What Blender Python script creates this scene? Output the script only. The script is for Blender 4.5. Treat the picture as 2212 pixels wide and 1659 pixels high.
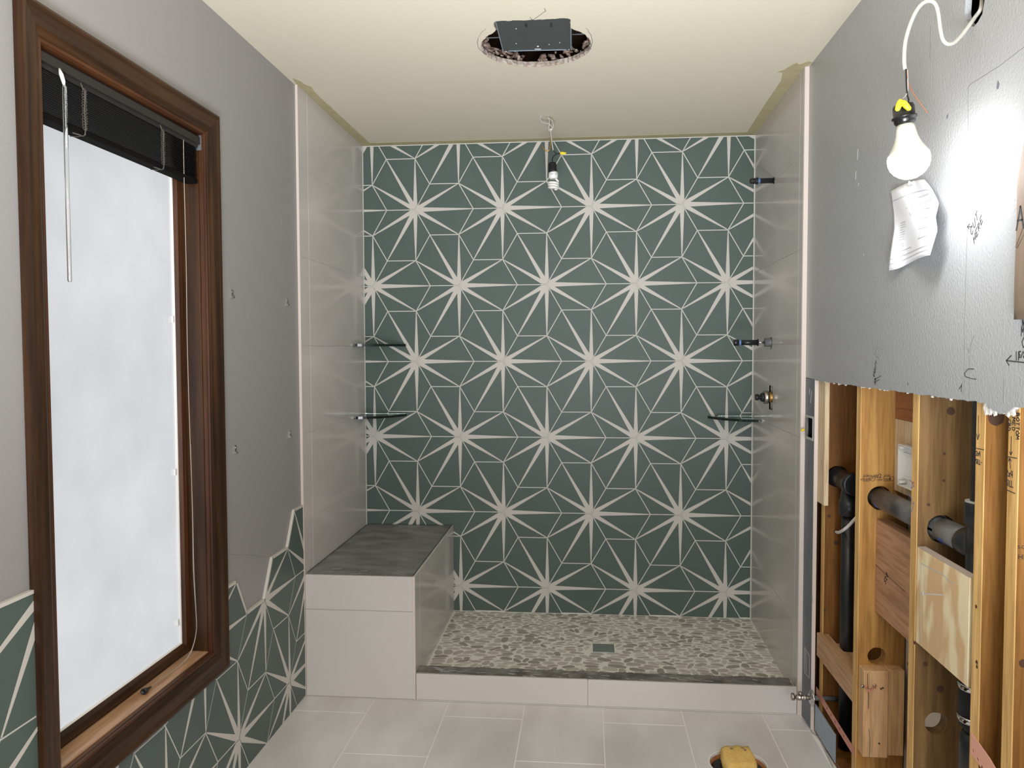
import bpy, bmesh, math, random
import numpy as np
from mathutils import Vector, Matrix
for o in list(bpy.data.objects): bpy.data.objects.remove(o)
S = bpy.context.scene
COL = S.collection
random.seed(7)
# ------------------------------------------------------------------ camera
FPX = 1710.17
YAW, PIT, ROL = -0.0932, -0.0425, 0.0034
CAM = np.array([1.1228, -3.9515, 1.3786])
def cam_axes(y, p, r):
    cy, sy, cp, sp, cr, sr = math.cos(y), math.sin(y), math.cos(p), math.sin(p), math.cos(r), math.sin(r)
    fwd = np.array([sy*cp, cy*cp, sp]); right = np.array([cy, -sy, 0.]); down = np.cross(fwd, right)
    return right*cr+down*sr, -right*sr+down*cr, fwd
AR, AD, AF = cam_axes(YAW, PIT, ROL)
cd = bpy.data.cameras.new('camera'); cam = bpy.data.objects.new('camera', cd); COL.objects.link(cam)
cd.sensor_fit = 'HORIZONTAL'; cd.sensor_width = 36; cd.lens = FPX/2212*36; cd.clip_start = 0.02
M = Matrix.Identity(4)
for i in range(3):
    M[i][0] = AR[i]; M[i][1] = -AD[i]; M[i][2] = -AF[i]; M[i][3] = CAM[i]
cam.matrix_world = M; S.camera = cam
def at(x, y, ax, v):
    """the point of a room plane (axis ax = v) that the photograph shows at pixel x, y"""
    d = AR*(x-1106)/FPX + AD*(y-829.5)/FPX + AF
    return Vector(CAM + d*(v-CAM[ax])/d[ax])
# ------------------------------------------------------------------ world, lights, exposure
W_ = bpy.data.worlds.new('world'); S.world = W_; W_.use_nodes = True
W_.node_tree.nodes['Background'].inputs[0].default_value = (.75, .82, .9, 1)
W_.node_tree.nodes['Background'].inputs[1].default_value = 0.8
S.view_settings.view_transform = 'Standard'; S.view_settings.look = 'None'
S.view_settings.gamma = 1; S.view_settings.use_curve_mapping = False
S.view_settings.exposure = 1.0
PANE_E = 0.365       # frosted pane, daylight behind it
BULB_E = 52.0       # the LED bulb's dome
BACK_E = 30.0       # added fill light at the rear wall, no window there
CEIL_E = 22.0       # added uplight behind the camera, brightens the ceiling
YB_ = -5.19
def area_lamp(name, w, h, e, col, loc, rot, spread=180):
    ld = bpy.data.lights.new(name, 'AREA'); ld.shape = 'RECTANGLE'; ld.size = w; ld.size_y = h; ld.energy = e; ld.color = col; ld.spread = math.radians(spread)
    o = bpy.data.objects.new(name, ld); COL.objects.link(o); o.location = loc; o.rotation_euler = rot; return o
area_lamp('rear_fill_light', .9, 1.5, BACK_E, (.91, .95, 1), (1.45, YB_, 1.25), (math.radians(90), 0, 0))  # invented fill panel, nothing built around it
area_lamp('ceiling_fill_light', .8, .6, CEIL_E, (.90, .95, 1), (1.15, -4.1, .6), (math.radians(180-42), 0, 0), 95)  # unseen helper light without a fixture
# ------------------------------------------------------------------ materials
def mat(name, col, rough=.6, spec=.5, metal=0, bump=0, bscale=100, noise=0, nscale=8, trans=0, coat=0, col2=None, stretch=(1,1,1), bdist=.002, detail=4):
    m = bpy.data.materials.new(name); m.use_nodes = True
    nt = m.node_tree; b = nt.nodes['Principled BSDF']
    b.inputs['Base Color'].default_value = (*col, 1); b.inputs['Roughness'].default_value = rough
    b.inputs['Specular IOR Level'].default_value = spec; b.inputs['Metallic'].default_value = metal
    b.inputs['Transmission Weight'].default_value = trans; b.inputs['Coat Weight'].default_value = coat
    if noise or bump:
        g = nt.nodes.new('ShaderNodeNewGeometry'); mp = nt.nodes.new('ShaderNodeMapping')
        mp.inputs['Scale'].default_value = stretch; nt.links.new(g.outputs['Position'], mp.inputs[0])
    if noise:
        n = nt.nodes.new('ShaderNodeTexNoise'); n.inputs['Scale'].default_value = nscale; n.inputs['Detail'].default_value = detail
        nt.links.new(mp.outputs[0], n.inputs['Vector'])
        r = nt.nodes.new('ShaderNodeValToRGB'); r.color_ramp.elements[0].position = .5-noise/2; r.color_ramp.elements[1].position = .5+noise/2
        r.color_ramp.elements[0].color = (*col, 1); r.color_ramp.elements[1].color = (*(col2 or col), 1)
        nt.links.new(n.outputs['Fac'], r.inputs[0]); nt.links.new(r.outputs[0], b.inputs['Base Color'])
    if bump:
        n2 = nt.nodes.new('ShaderNodeTexNoise'); n2.inputs['Scale'].default_value = bscale; n2.inputs['Detail'].default_value = 3
        nt.links.new(mp.outputs[0], n2.inputs['Vector'])
        bp = nt.nodes.new('ShaderNodeBump'); bp.inputs['Strength'].default_value = bump; bp.inputs['Distance'].default_value = bdist
        nt.links.new(n2.outputs['Fac'], bp.inputs['Height']); nt.links.new(bp.outputs[0], b.inputs['Normal'])
    return m
def wood(name, c1, c2, ax=2, rough=.55, scale=26, coat=0):
    st = [1, 1, 1]; st[ax] = .06
    m = mat(name, c1, rough, spec=.3, noise=.3, nscale=scale, col2=c2, stretch=st, coat=coat, bump=.2, bscale=60, detail=6)
    nt = m.node_tree; b = nt.nodes['Principled BSDF']; rp = [n for n in nt.nodes if n.type == 'VALTORGB'][0]; mp = [n for n in nt.nodes if n.type == 'MAPPING'][0]
    n3 = nt.nodes.new('ShaderNodeTexNoise'); n3.inputs['Scale'].default_value = 130; n3.inputs['Detail'].default_value = 3; nt.links.new(mp.outputs[0], n3.inputs['Vector'])
    r3 = nt.nodes.new('ShaderNodeValToRGB'); r3.color_ramp.elements[0].position = .36; r3.color_ramp.elements[1].position = .56
    r3.color_ramp.elements[0].color = (.80, .76, .72, 1); r3.color_ramp.elements[1].color = (1.04, 1.04, 1.04, 1)
    mx = nt.nodes.new('ShaderNodeMixRGB'); mx.blend_type = 'MULTIPLY'; mx.inputs[0].default_value = 1
    nt.links.new(n3.outputs['Fac'], r3.inputs[0]); nt.links.new(rp.outputs[0], mx.inputs[1]); nt.links.new(r3.outputs[0], mx.inputs[2]); nt.links.new(mx.outputs[0], b.inputs['Base Color'])
    return m
def emis(name, col, s):
    m = bpy.data.materials.new(name); m.use_nodes = True; b = m.node_tree.nodes['Principled BSDF']
    b.inputs['Base Color'].default_value = (.8, .8, .8, 1)
    b.inputs['Emission Color'].default_value = (*col, 1); b.inputs['Emission Strength'].default_value = s
    return m
MT = {}
MT['green'] = mat('green_cement_tile', (.082, .112, .098), .5, .35, noise=.7, nscale=5, col2=(.094, .126, .111), bump=.08, bscale=400)
MT['ray'] = mat('pale_inlay', (.60, .56, .51), .55, .4)
MT['grout'] = mat('light_grout', (.66, .64, .59), .8, .3)
MT['wtile'] = mat('white_wall_tile', (.60, .555, .525), .16, .5, noise=.8, nscale=2.5, col2=(.64, .595, .565))
MT['wjoint'] = mat('pale_joint', (.60, .56, .52), .7)
MT['ftile'] = mat('grey_floor_tile', (.62, .58, .565), .3, .5, noise=.3, nscale=5, col2=(.75, .72, .71), stretch=(1, .4, 1))
MT['fgrout'] = mat('floor_grout', (.84, .80, .76), .8)
MT['edge'] = mat('tile_edge', (.66, .56, .50), .6)
MT['paintL'] = mat('grey_paint_left', (.30, .285, .278), .45, .4, bump=.18, bscale=260)
MT['paintR'] = mat('grey_paint_right', (.36, .36, .365), .28, .6, bump=.8, bscale=150, bdist=.002)
MT['ceil'] = mat('cream_ceiling_paint', (.70, .635, .50), .7, .3, bump=.2, bscale=180)
MT['olive'] = mat('unpainted_band', (.44, .38, .22), .8, .2, noise=.4, nscale=20, col2=(.50, .44, .27))
MT['board'] = mat('grey_backer_board', (.14, .15, .17), .55, .4, noise=.5, nscale=9, col2=(.20, .21, .24), bump=.2, bscale=60)
MT['mortar'] = mat('dark_mortar', (.15, .148, .145), .5, .5, noise=.35, nscale=9, col2=(.26, .255, .25), bump=.4, bscale=40, stretch=(1, 2, 1), bdist=.003)
MT['curbm'] = mat('curb_mortar', (.10, .09, .075), .45, .5, noise=.3, nscale=16, col2=(.26, .25, .23), bump=.8, bscale=50, bdist=.004)
MT['smear'] = mat('dried_thinset', (.48, .47, .45), .8)
MT['stud3'] = wood('shaded_grey_stud_wood', (.15, .080, .028), (.25, .145, .055))  # stud sides toned per stud: light and shade of the bays in the colour
MT['studb'] = wood('shaded_brown_stud_wood', (.22, .090, .018), (.36, .17, .042))
MT['studc'] = wood('lit_tan_stud_wood', (.36, .17, .04), (.54, .29, .085))
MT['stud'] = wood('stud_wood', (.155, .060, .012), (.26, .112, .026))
MT['stud2'] = wood('lit_stud_edge_wood', (.60, .35, .12), (.84, .54, .21))  # for the front edges, lightened to look lit by the bulb
MT['pale'] = wood('pale_board_wood', (.66, .50, .31), (.78, .62, .42))
MT['red'] = wood('reddish_board_wood', (.44, .235, .135), (.54, .31, .185), 1)
MT['redv'] = wood('reddish_back_board', (.36, .14, .055), (.44, .19, .08), 1)
MT['ply'] = mat('plywood', (.88, .74, .48), .55, noise=.14, nscale=11, col2=(.70, .47, .25), stretch=(1, 2, .8), detail=1.5)
MT['block'] = wood('block_wood', (.58, .34, .16), (.66, .41, .21))
MT['blockh'] = wood('block_wood_lying', (.48, .28, .15), (.58, .36, .20), 1)
MT['plywood_edge'] = mat('plywood_edge', (.45, .36, .30), .8)
MT['paper_back'] = mat('drywall_paper', (.58, .52, .44), .8)
MT['gyp'] = mat('gypsum_edge', (.66, .62, .57), .9, bump=.6, bscale=90)
MT['brown_gyp'] = mat('torn_plaster_edge', (.25, .17, .12), .9, bump=1, bscale=120, noise=.4, nscale=60, col2=(.5, .44, .38))
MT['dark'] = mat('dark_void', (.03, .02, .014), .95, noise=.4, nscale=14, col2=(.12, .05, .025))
MT['abs'] = mat('black_plastic_pipe', (.012, .013, .015), .32, .5)
MT['absd'] = mat('dusty_black_pipe', (.035, .035, .037), .45, noise=.25, nscale=14, col2=(.15, .145, .14), stretch=(1, .6, 1))
MT['blue'] = mat('blue_tape', (.03, .10, .42), .5)
MT['lightblue'] = mat('light_blue_band', (.14, .25, .5), .5)
MT['steel'] = mat('housing_steel', (.055, .062, .06), .42, .5)
MT['galv'] = mat('galvanised_steel', (.32, .40, .48), .42, metal=.6, noise=.5, nscale=30, col2=(.42, .50, .58))
MT['chrome'] = mat('chrome', (.75, .74, .72), .12, metal=1)
MT['dchrome'] = mat('dull_chrome', (.42, .38, .34), .3, metal=1)
MT['brass'] = mat('brass', (.42, .26, .08), .35, metal=.9)
MT['copper'] = mat('copper_strap', (.62, .26, .18), .45, metal=.35)
MT['copperw'] = mat('copper_wire', (.35, .13, .06), .4, metal=.6)
MT['pinkstrap'] = mat('pink_copper_strap', (.85, .42, .32), .5, metal=.1)
MT['rubber'] = mat('black_rubber', (.012, .012, .013), .6, .3)
MT['black'] = mat('black_gloss', (.008, .008, .008), .25)
MT['ink'] = mat('black_marker', (.02, .018, .02), .7)
MT['inkblue'] = mat('blue_pencil', (.1, .12, .3), .7)
MT['inkred'] = mat('red_pencil', (.5, .08, .06), .7)
MT['pencil'] = mat('pencil', (.15, .15, .15), .8)
MT['white'] = mat('white_plastic', (.82, .80, .76), .4)
MT['bulbw'] = mat('bulb_body', (.62, .60, .52), .4)
MT['cable'] = mat('white_cable', (.42, .40, .36), .5)
MT['yellow'] = mat('yellow_plastic', (.85, .66, .02), .35)
MT['greyp'] = mat('grey_plastic', (.12, .125, .13), .45)
MT['glass'] = mat('shelf_glass', (.72, .90, .84), .02, trans=1)
MT['acryl'] = mat('clear_acrylic', (.95, .95, .93), .03, trans=1)
MT['gedge'] = mat('dark_glass_edge', (.006, .014, .012), .12)
MT['wdark'] = wood('dark_stained_wood', (.024, .0095, .003), (.058, .024, .008), 2, .42, 40, 0)
MT['wdarkh'] = wood('dark_stained_wood_across', (.024, .0095, .003), (.058, .024, .008), 1, .42, 40, 0)
MT['wred'] = wood('red_brown_wood', (.040, .013, .004), (.085, .030, .010), 2, .42, 40, 0)
MT['wredh'] = wood('red_brown_wood_across', (.045, .015, .005), (.09, .033, .012), 1, .42, 40, 0)
MT['wsill'] = wood('lit_sill_wood', (.36, .18, .08), (.55, .34, .20), 1, .35, 30, .2)  # paler than the jambs: glare from the pane put into the colour
MT['blind'] = mat('black_blind', (.009, .0075, .0065), .4, .3)
MT['blindh'] = mat('blind_headrail', (.022, .019, .017), .4, .35)
MT['tie'] = mat('blind_cord', (.075, .062, .05), .7)
MT['cordw'] = mat('pull_cord', (.38, .32, .27), .6)
MT['paper'] = mat('white_paper', (.80, .80, .83), .7)
MT['print'] = mat('print_grey', (.36, .36, .42), .8)
MT['kraft'] = mat('brown_kraft_paper', (.17, .115, .072), .7, noise=.5, nscale=12, col2=(.23, .16, .105), bump=.3, bscale=20)
MT['sponge'] = mat('yellow_sponge', (.68, .42, .10), .9, noise=.4, nscale=30, col2=(.78, .52, .17), bump=1, bscale=160, bdist=.004)
MT['stain'] = mat('sponge_stain', (.18, .15, .10), .9)
MT['insul'] = mat('attic_debris', (.09, .045, .028), .95, noise=.3, nscale=40, col2=(.36, .27, .22), bump=1, bscale=60)
for i, c in enumerate([(.48, .44, .385), (.57, .53, .465), (.36, .325, .28), (.50, .455, .405), (.62, .59, .51)]):
    MT['peb%d' % i] = mat('pebble_%d' % i, c, .45, .4)
MT['pgrout'] = mat('pebble_grout', (.86, .83, .75), .8)
MT['drain'] = mat('drain_insert_tile', (.19, .235, .205), .5)
MT['matte'] = mat('matte_black', (.004, .0035, .003), .9, .1)
MT['knot'] = mat('wood_knot', (.075, .032, .014), .6)
MT['pane'] = emis('frosted_pane', (.86, .90, .93), PANE_E)
nt = MT['pane'].node_tree; b = nt.nodes['Principled BSDF']
b.inputs['Base Color'].default_value = (.08, .08, .08, 1); b.inputs['Roughness'].default_value = .25
g = nt.nodes.new('ShaderNodeNewGeometry'); n = nt.nodes.new('ShaderNodeTexNoise'); n.inputs['Scale'].default_value = 5; n.inputs['Detail'].default_value = 8
r = nt.nodes.new('ShaderNodeValToRGB'); r.color_ramp.elements[0].position = .3; r.color_ramp.elements[1].position = .7
r.color_ramp.elements[0].color = (.76, .79, .82, 1); r.color_ramp.elements[1].color = (.90, .92, .96, 1)
nt.links.new(g.outputs['Position'], n.inputs['Vector']); nt.links.new(n.outputs['Fac'], r.inputs[0]); nt.links.new(r.outputs[0], b.inputs['Emission Color'])
MT['dome'] = emis('lit_bulb_dome', (.96, .97, 1), BULB_E)
# ------------------------------------------------------------------ helpers
def obj(name, bm, m, parent=None, smooth=False):
    me = bpy.data.meshes.new(name)
    bmesh.ops.recalc_face_normals(bm, faces=bm.faces)
    bm.to_mesh(me); bm.free()
    for x in (m if isinstance(m, (list, tuple)) else [m]): me.materials.append(MT[x])
    if smooth: me.shade_smooth()
    o = bpy.data.objects.new(name, me); COL.objects.link(o)
    if parent: o.parent = parent
    return o
def tag(o, label, cat, group=None):
    o['label'] = label; o['category'] = cat
    if group: o['group'] = group
    return o
def struct(o): o['kind'] = 'structure'; return o
def empty(name, loc=(0, 0, 0)):
    # base marker only: children keep world coordinates
    o = bpy.data.objects.new(name, None); COL.objects.link(o); o.location = loc; o.empty_display_size = .05
    return o
def adopt(root):
    """parts were built in room coordinates: keep them there under a root that stands at its own base"""
    for c in root.children: c.matrix_parent_inverse = Matrix.Translation(root.location).inverted()
def thing(name, label, cat, loc, group=None): return tag(empty(name, loc), label, cat, group)
def box(bm, x0, x1, y0, y1, z0, z1, mi=0):
    v = [bm.verts.new((x, y, z)) for x in (x0, x1) for y in (y0, y1) for z in (z0, z1)]
    for f in ((0, 1, 3, 2), (4, 6, 7, 5), (0, 4, 5, 1), (2, 3, 7, 6), (0, 2, 6, 4), (1, 5, 7, 3)):
        fc = bm.faces.new([v[i] for i in f]); fc.material_index = mi
def boxo(name, b, m, parent=None, bev=0):
    bm = bmesh.new(); box(bm, *b)
    if bev: bmesh.ops.bevel(bm, geom=bm.edges[:], offset=bev, segments=1, affect='EDGES')
    return obj(name, bm, m, parent)
class Frame:
    def __init__(s, o, u, v, n): s.o, s.u, s.v, s.n = Vector(o), Vector(u).normalized(), Vector(v).normalized(), Vector(n).normalized()
    def p(s, a, b, c=0): return s.o+s.u*a+s.v*b+s.n*c
def prism(bm, fr, poly, z0, z1, ch=0, mi=0):
    n = len(poly)
    lo = [bm.verts.new(fr.p(a, b, z0)) for a, b in poly]
    if ch:
        mid = [bm.verts.new(fr.p(a, b, z1-ch)) for a, b in poly]
        ins = inset(poly, ch)
        hi = [bm.verts.new(fr.p(a, b, z1)) for a, b in ins]
        rings = [lo, mid, hi]
    else:
        rings = [lo, [bm.verts.new(fr.p(a, b, z1)) for a, b in poly]]
    for A, B in zip(rings, rings[1:]):
        for i in range(n):
            f = bm.faces.new((A[i], A[(i+1) % n], B[(i+1) % n], B[i])); f.material_index = mi
    f = bm.faces.new(rings[-1]); f.material_index = mi
    f = bm.faces.new(rings[0][::-1]); f.material_index = mi
def area(p): return sum(p[i][0]*p[(i+1) % len(p)][1]-p[(i+1) % len(p)][0]*p[i][1] for i in range(len(p)))/2
def inset(poly, d):
    if area(poly) < 0: poly = poly[::-1]; rev = True
    else: rev = False
    out = []; n = len(poly)
    for i in range(n):
        p0, p1, p2 = poly[i-1], poly[i], poly[(i+1) % n]
        e1 = Vector((p1[0]-p0[0], p1[1]-p0[1])); e2 = Vector((p2[0]-p1[0], p2[1]-p1[1]))
        if e1.length < 1e-7 or e2.length < 1e-7: out.append(p1); continue
        e1.normalize(); e2.normalize()
        n1 = Vector((-e1.y, e1.x)); n2 = Vector((-e2.y, e2.x))
        k = n1+n2; q = k.length_squared
        k = k*(2/q) if q > .3 else n1
        out.append((p1[0]+k.x*d, p1[1]+k.y*d))
    return out[::-1] if rev else out
def clip(poly, a, b, c):
    """keep a*x+b*y<=c"""
    out = []
    for i in range(len(poly)):
        p, q = poly[i], poly[(i+1) % len(poly)]
        dp, dq = a*p[0]+b*p[1]-c, a*q[0]+b*q[1]-c
        if dp <= 0: out.append(p)
        if dp*dq < 0:
            t = dp/(dp-dq); out.append((p[0]+(q[0]-p[0])*t, p[1]+(q[1]-p[1])*t))
    r = []
    for p in out:
        if not r or abs(p[0]-r[-1][0])+abs(p[1]-r[-1][1]) > 1e-6: r.append(p)
    if len(r) > 2 and abs(r[0][0]-r[-1][0])+abs(r[0][1]-r[-1][1]) < 1e-6: r.pop()
    return r
def cliprect(poly, x0, x1, y0, y1):
    for a in ((-1, 0, -x0), (1, 0, x1), (0, -1, -y0), (0, 1, y1)):
        if len(poly) < 3: return []
        poly = clip(poly, *a)
    return poly if len(poly) > 2 and abs(area(poly)) > 2e-5 else []
def clipconv(poly, conv):
    if area(conv) < 0: conv = conv[::-1]
    for i in range(len(conv)):
        p, q = conv[i], conv[(i+1) % len(conv)]
        a, b = (q[1]-p[1]), -(q[0]-p[0])
        if len(poly) < 3: return []
        poly = clip(poly, a, b, a*p[0]+b*p[1])
    return poly if len(poly) > 2 and abs(area(poly)) > 1e-6 else []
def tube(bm, pts, r, seg=8, closed=False, caps=True):
    pts = [Vector(p) for p in pts]; n = len(pts); rings = []
    up = None
    for i, p in enumerate(pts):
        t = (pts[min(i+1, n-1)]-pts[max(i-1, 0)]).normalized()
        if up is None: up = t.orthogonal().normalized()
        up = (up-t*up.dot(t)); up = up.normalized() if up.length > 1e-6 else t.orthogonal().normalized()
        s = t.cross(up); rr = r[i] if isinstance(r, (list, tuple)) else r
        rings.append([bm.verts.new(p+(up*math.cos(a)+s*math.sin(a))*rr) for a in [2*math.pi*k/seg for k in range(seg)]])
    for A, B in zip(rings, rings[1:]):
        for k in range(seg): bm.faces.new((A[k], A[(k+1) % seg], B[(k+1) % seg], B[k]))
    if caps: bm.faces.new(rings[0][::-1]); bm.faces.new(rings[-1])
def tubeo(name, pts, r, m, parent=None, seg=12):
    bm = bmesh.new(); tube(bm, pts, r, seg); o = obj(name, bm, m, parent)
    for p in o.data.polygons: p.use_smooth = len(p.vertices) == 4
    return o
def smoothpts(pts, k=6):
    P = [Vector(p) for p in pts]; P = [P[0]]+P+[P[-1]]; out = []
    for i in range(1, len(P)-2):
        for j in range(k):
            t = j/k; a, b, c, d = P[i-1], P[i], P[i+1], P[i+2]
            out.append(.5*((2*b)+(c-a)*t+(2*a-5*b+4*c-d)*t*t+(3*b-a-3*c+d)*t**3))
    out.append(P[-2]); return out
def lathe(name, prof, p0, d, m, parent=None, seg=28):
    """prof: (distance along axis, radius)"""
    p0 = Vector(p0); d = Vector(d).normalized()
    bm = bmesh.new(); u = d.orthogonal().normalized(); w = d.cross(u); rings = []
    for t, r in prof:
        rings.append([bm.verts.new(p0+d*t+(u*math.cos(a)+w*math.sin(a))*max(r, 1e-5)) for a in [2*math.pi*k/seg for k in range(seg)]])
    for A, B in zip(rings, rings[1:]):
        for k in range(seg): bm.faces.new((A[k], A[(k+1) % seg], B[(k+1) % seg], B[k]))
    bm.faces.new(rings[0][::-1]); bm.faces.new(rings[-1])
    o = obj(name, bm, m, parent)
    for p in o.data.polygons: p.use_smooth = len(p.vertices) == 4
    return o
def bool_cut(o, bmc):
    me = bpy.data.meshes.new('c'); bmesh.ops.recalc_face_normals(bmc, faces=bmc.faces); bmc.to_mesh(me); bmc.free()
    c = bpy.data.objects.new('c', me); COL.objects.link(c)
    md = o.modifiers.new('b', 'BOOLEAN'); md.operation = 'DIFFERENCE'; md.object = c; md.solver = 'EXACT'
    bpy.context.view_layer.update()
    dg = bpy.context.evaluated_depsgraph_get()
    nm = bpy.data.meshes.new_from_object(o.evaluated_get(dg)); o.modifiers.clear()
    o.data = nm; bpy.data.objects.remove(c)
def cyl(p0, d, r, L, seg=24, jag=0, sx=1, sz=1):
    bm = bmesh.new(); p0 = Vector(p0); d = Vector(d).normalized(); u = Vector((0, 0, 1)) if abs(d.z) < .5 else Vector((0, 1, 0)); w = d.cross(u)
    R = [r*(1+random.uniform(-jag, jag)) for _ in range(seg)]
    A, B = [[bm.verts.new(p0+d*t+(u*math.cos(a)*sz+w*math.sin(a)*sx)*R[k]) for k, a in [(k, 2*math.pi*k/seg) for k in range(seg)]] for t in (0, L)]
    for k in range(seg): bm.faces.new((A[k], A[(k+1) % seg], B[(k+1) % seg], B[k]))
    bm.faces.new(A[::-1]); bm.faces.new(B); return bm
def ribbons(bm, lines, n, w=.0012, h=.0006):
    """hand-drawn strokes: flat thin bars on a surface of normal n"""
    n = Vector(n)
    for L in lines:
        for a, b in zip(L, L[1:]):
            a, b = Vector(a), Vector(b); d = b-a
            if d.length < 1e-6: continue
            d.normalize(); s = n.cross(d).normalized()*w/2; a = a-d*w*.3; b = b+d*w*.3
            lo = [bm.verts.new(p) for p in (a-s, b-s, b+s, a+s)]; hi = [bm.verts.new(p.co+n*h) for p in lo]
            for i in range(4): bm.faces.new((lo[i], lo[(i+1) % 4], hi[(i+1) % 4], hi[i]))
            bm.faces.new(hi)
def strokes(name, lines, n, m, parent, w=.0012, h=.0006):
    bm = bmesh.new(); ribbons(bm, lines, n, w, h); o = obj(name, bm, m, parent)
    if name in ('thinset_smear', 'printed_lines', 'debris'): o['kind'] = 'stuff'
    return o
GL = {'A': [[(0, 0), (.3, 1), (.6, 0)], [(.12, .4), (.5, .4)]], 'B': [[(0, 0), (0, 1), (.4, .9), (.4, .6), (0, .5), (.5, .4), (.5, .1), (0, 0)]],
      'C': [[(.6, .85), (.3, 1), (0, .6), (.05, .2), (.3, 0), (.6, .1)]], 'D': [[(0, 0), (0, 1), (.4, .85), (.55, .5), (.4, .1), (0, 0)]],
      'E': [[(.55, 1), (0, 1), (0, 0), (.55, 0)], [(0, .5), (.4, .5)]], 'H': [[(0, 0), (0, 1)], [(.55, 0), (.55, 1)], [(0, .5), (.55, .5)]],
      'I': [[(.15, 0), (.15, 1)]], 'L': [[(0, 1), (0, 0), (.5, 0)]], 'M': [[(0, 0), (.05, 1), (.3, .4), (.55, 1), (.6, 0)]],
      'N': [[(0, 0), (0, 1), (.5, 0), (.5, 1)]], 'O': [[(.3, 1), (0, .6), (.1, .1), (.4, 0), (.6, .4), (.5, .9), (.3, 1)]],
      'R': [[(0, 0), (0, 1), (.45, .9), (.45, .6), (0, .5), (.5, 0)]], 'S': [[(.5, .9), (.2, 1), (.05, .7), (.45, .4), (.4, .05), (0, .1)]],
      'T': [[(0, 1), (.6, 1)], [(.3, 1), (.3, 0)]], 'U': [[(0, 1), (.05, .15), (.3, 0), (.5, .2), (.55, 1)]], 'V': [[(0, 1), (.25, 0), (.5, 1)]],
      'Y': [[(0, 1), (.25, .5), (.5, 1)], [(.25, .5), (.25, 0)]], 'x': [[(0, .6), (.4, 0)], [(0, 0), (.4, .6)]], '1': [[(.15, 0), (.15, 1)]],
      '2': [[(0, .8), (.25, 1), (.45, .75), (0, 0), (.5, .05)]], '4': [[(.1, 1), (0, .4), (.5, .4)], [(.4, 1), (.4, 0)]],
      '5': [[(.5, 1), (.05, 1), (.05, .6), (.45, .45), (.4, .05), (0, 0)]], '8': [[(.25, .5), (0, .8), (.25, 1), (.5, .8), (.25, .5), (0, .2), (.25, 0), (.5, .2), (.25, .5)]],
      '/': [[(0, 0), (.5, 1)]], '-': [[(0, .5), (.4, .5)]], '#': [[(.15, 0), (.2, 1)], [(.4, 0), (.45, 1)], [(0, .35), (.6, .35)], [(0, .7), (.6, .7)]], 'u': [[(0, .7), (.05, .1), (.3, 0), (.5, .2), (.5, .7)], [(.5, .2), (.55, 0)]],
      'F': [[(.5, 1), (0, 1), (0, 0)], [(0, .5), (.4, .5)]], '0': [[(.3, 1), (0, .6), (.1, .1), (.4, 0), (.6, .4), (.5, .9), (.3, 1)]]}
def letters(txt, o, r, u, h, jit=.03, sp=.85):
    o, r, u = Vector(o), Vector(r), Vector(u); out = []; x = 0
    for ch in txt:
        if ch == ' ': x += .5; continue
        for L in GL[ch]: out.append([o+(r*(x+a+random.uniform(-jit, jit))+u*(b+random.uniform(-jit, jit)))*h for a, b in L])
        x += sp if ch not in 'I1' else .5
    return out
# ------------------------------------------------------------------ dimensions (metres)
A = .44; SE = A/3; HW = A/math.sqrt(3)/2           # star spacing, hexagon side, half its height
W, H = 1.933, 2.409
YF = -.929                                         # front of the shower
PAN = .05
YB = -5.2                                          # rear of the room
# ================================================================== SETTING
# --- floor: slab, joints' bed and tiles, with the round cut-out for the toilet drain
floor = struct(boxo('floor', (-.15, W+.02, YB, YF+.05, -.10, -.0008), 'fgrout'))
HC = (1.628, -1.312); HR = .096
bool_cut(floor, cyl((HC[0], HC[1], -.2), (0, 0, 1), HR-.004, .4, 40))
xs = [.002, .290, .5885, .887, 1.187, 1.486, 1.7865, 1.932]
ffr = Frame((0, 0, -.004), (1, 0, 0), (0, 1, 0), (0, 0, 1))
for i in range(7):
    y1 = YF-.002; y = -1.058 if i % 2 == 0 else -1.358
    while y1 > YB+.05:
        y0 = max(y, YB)
        g_ = .0021
        poly = [(xs[i]+g_, y0+g_), (xs[i+1]-g_, y0+g_), (xs[i+1]-g_, y1-g_), (xs[i]+g_, y1-g_)]
        bm = bmesh.new(); prism(bm, ffr, poly, 0, .004, .0008); o = obj('tile', bm, 'ftile', floor)
        if i == 5 and y1 > HC[1]-.1 and y0 < HC[1]+.1: bool_cut(o, cyl((HC[0], HC[1], -.2), (0, 0, 1), HR, .4, 40, .012))
        y1 = y0; y -= .6
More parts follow.
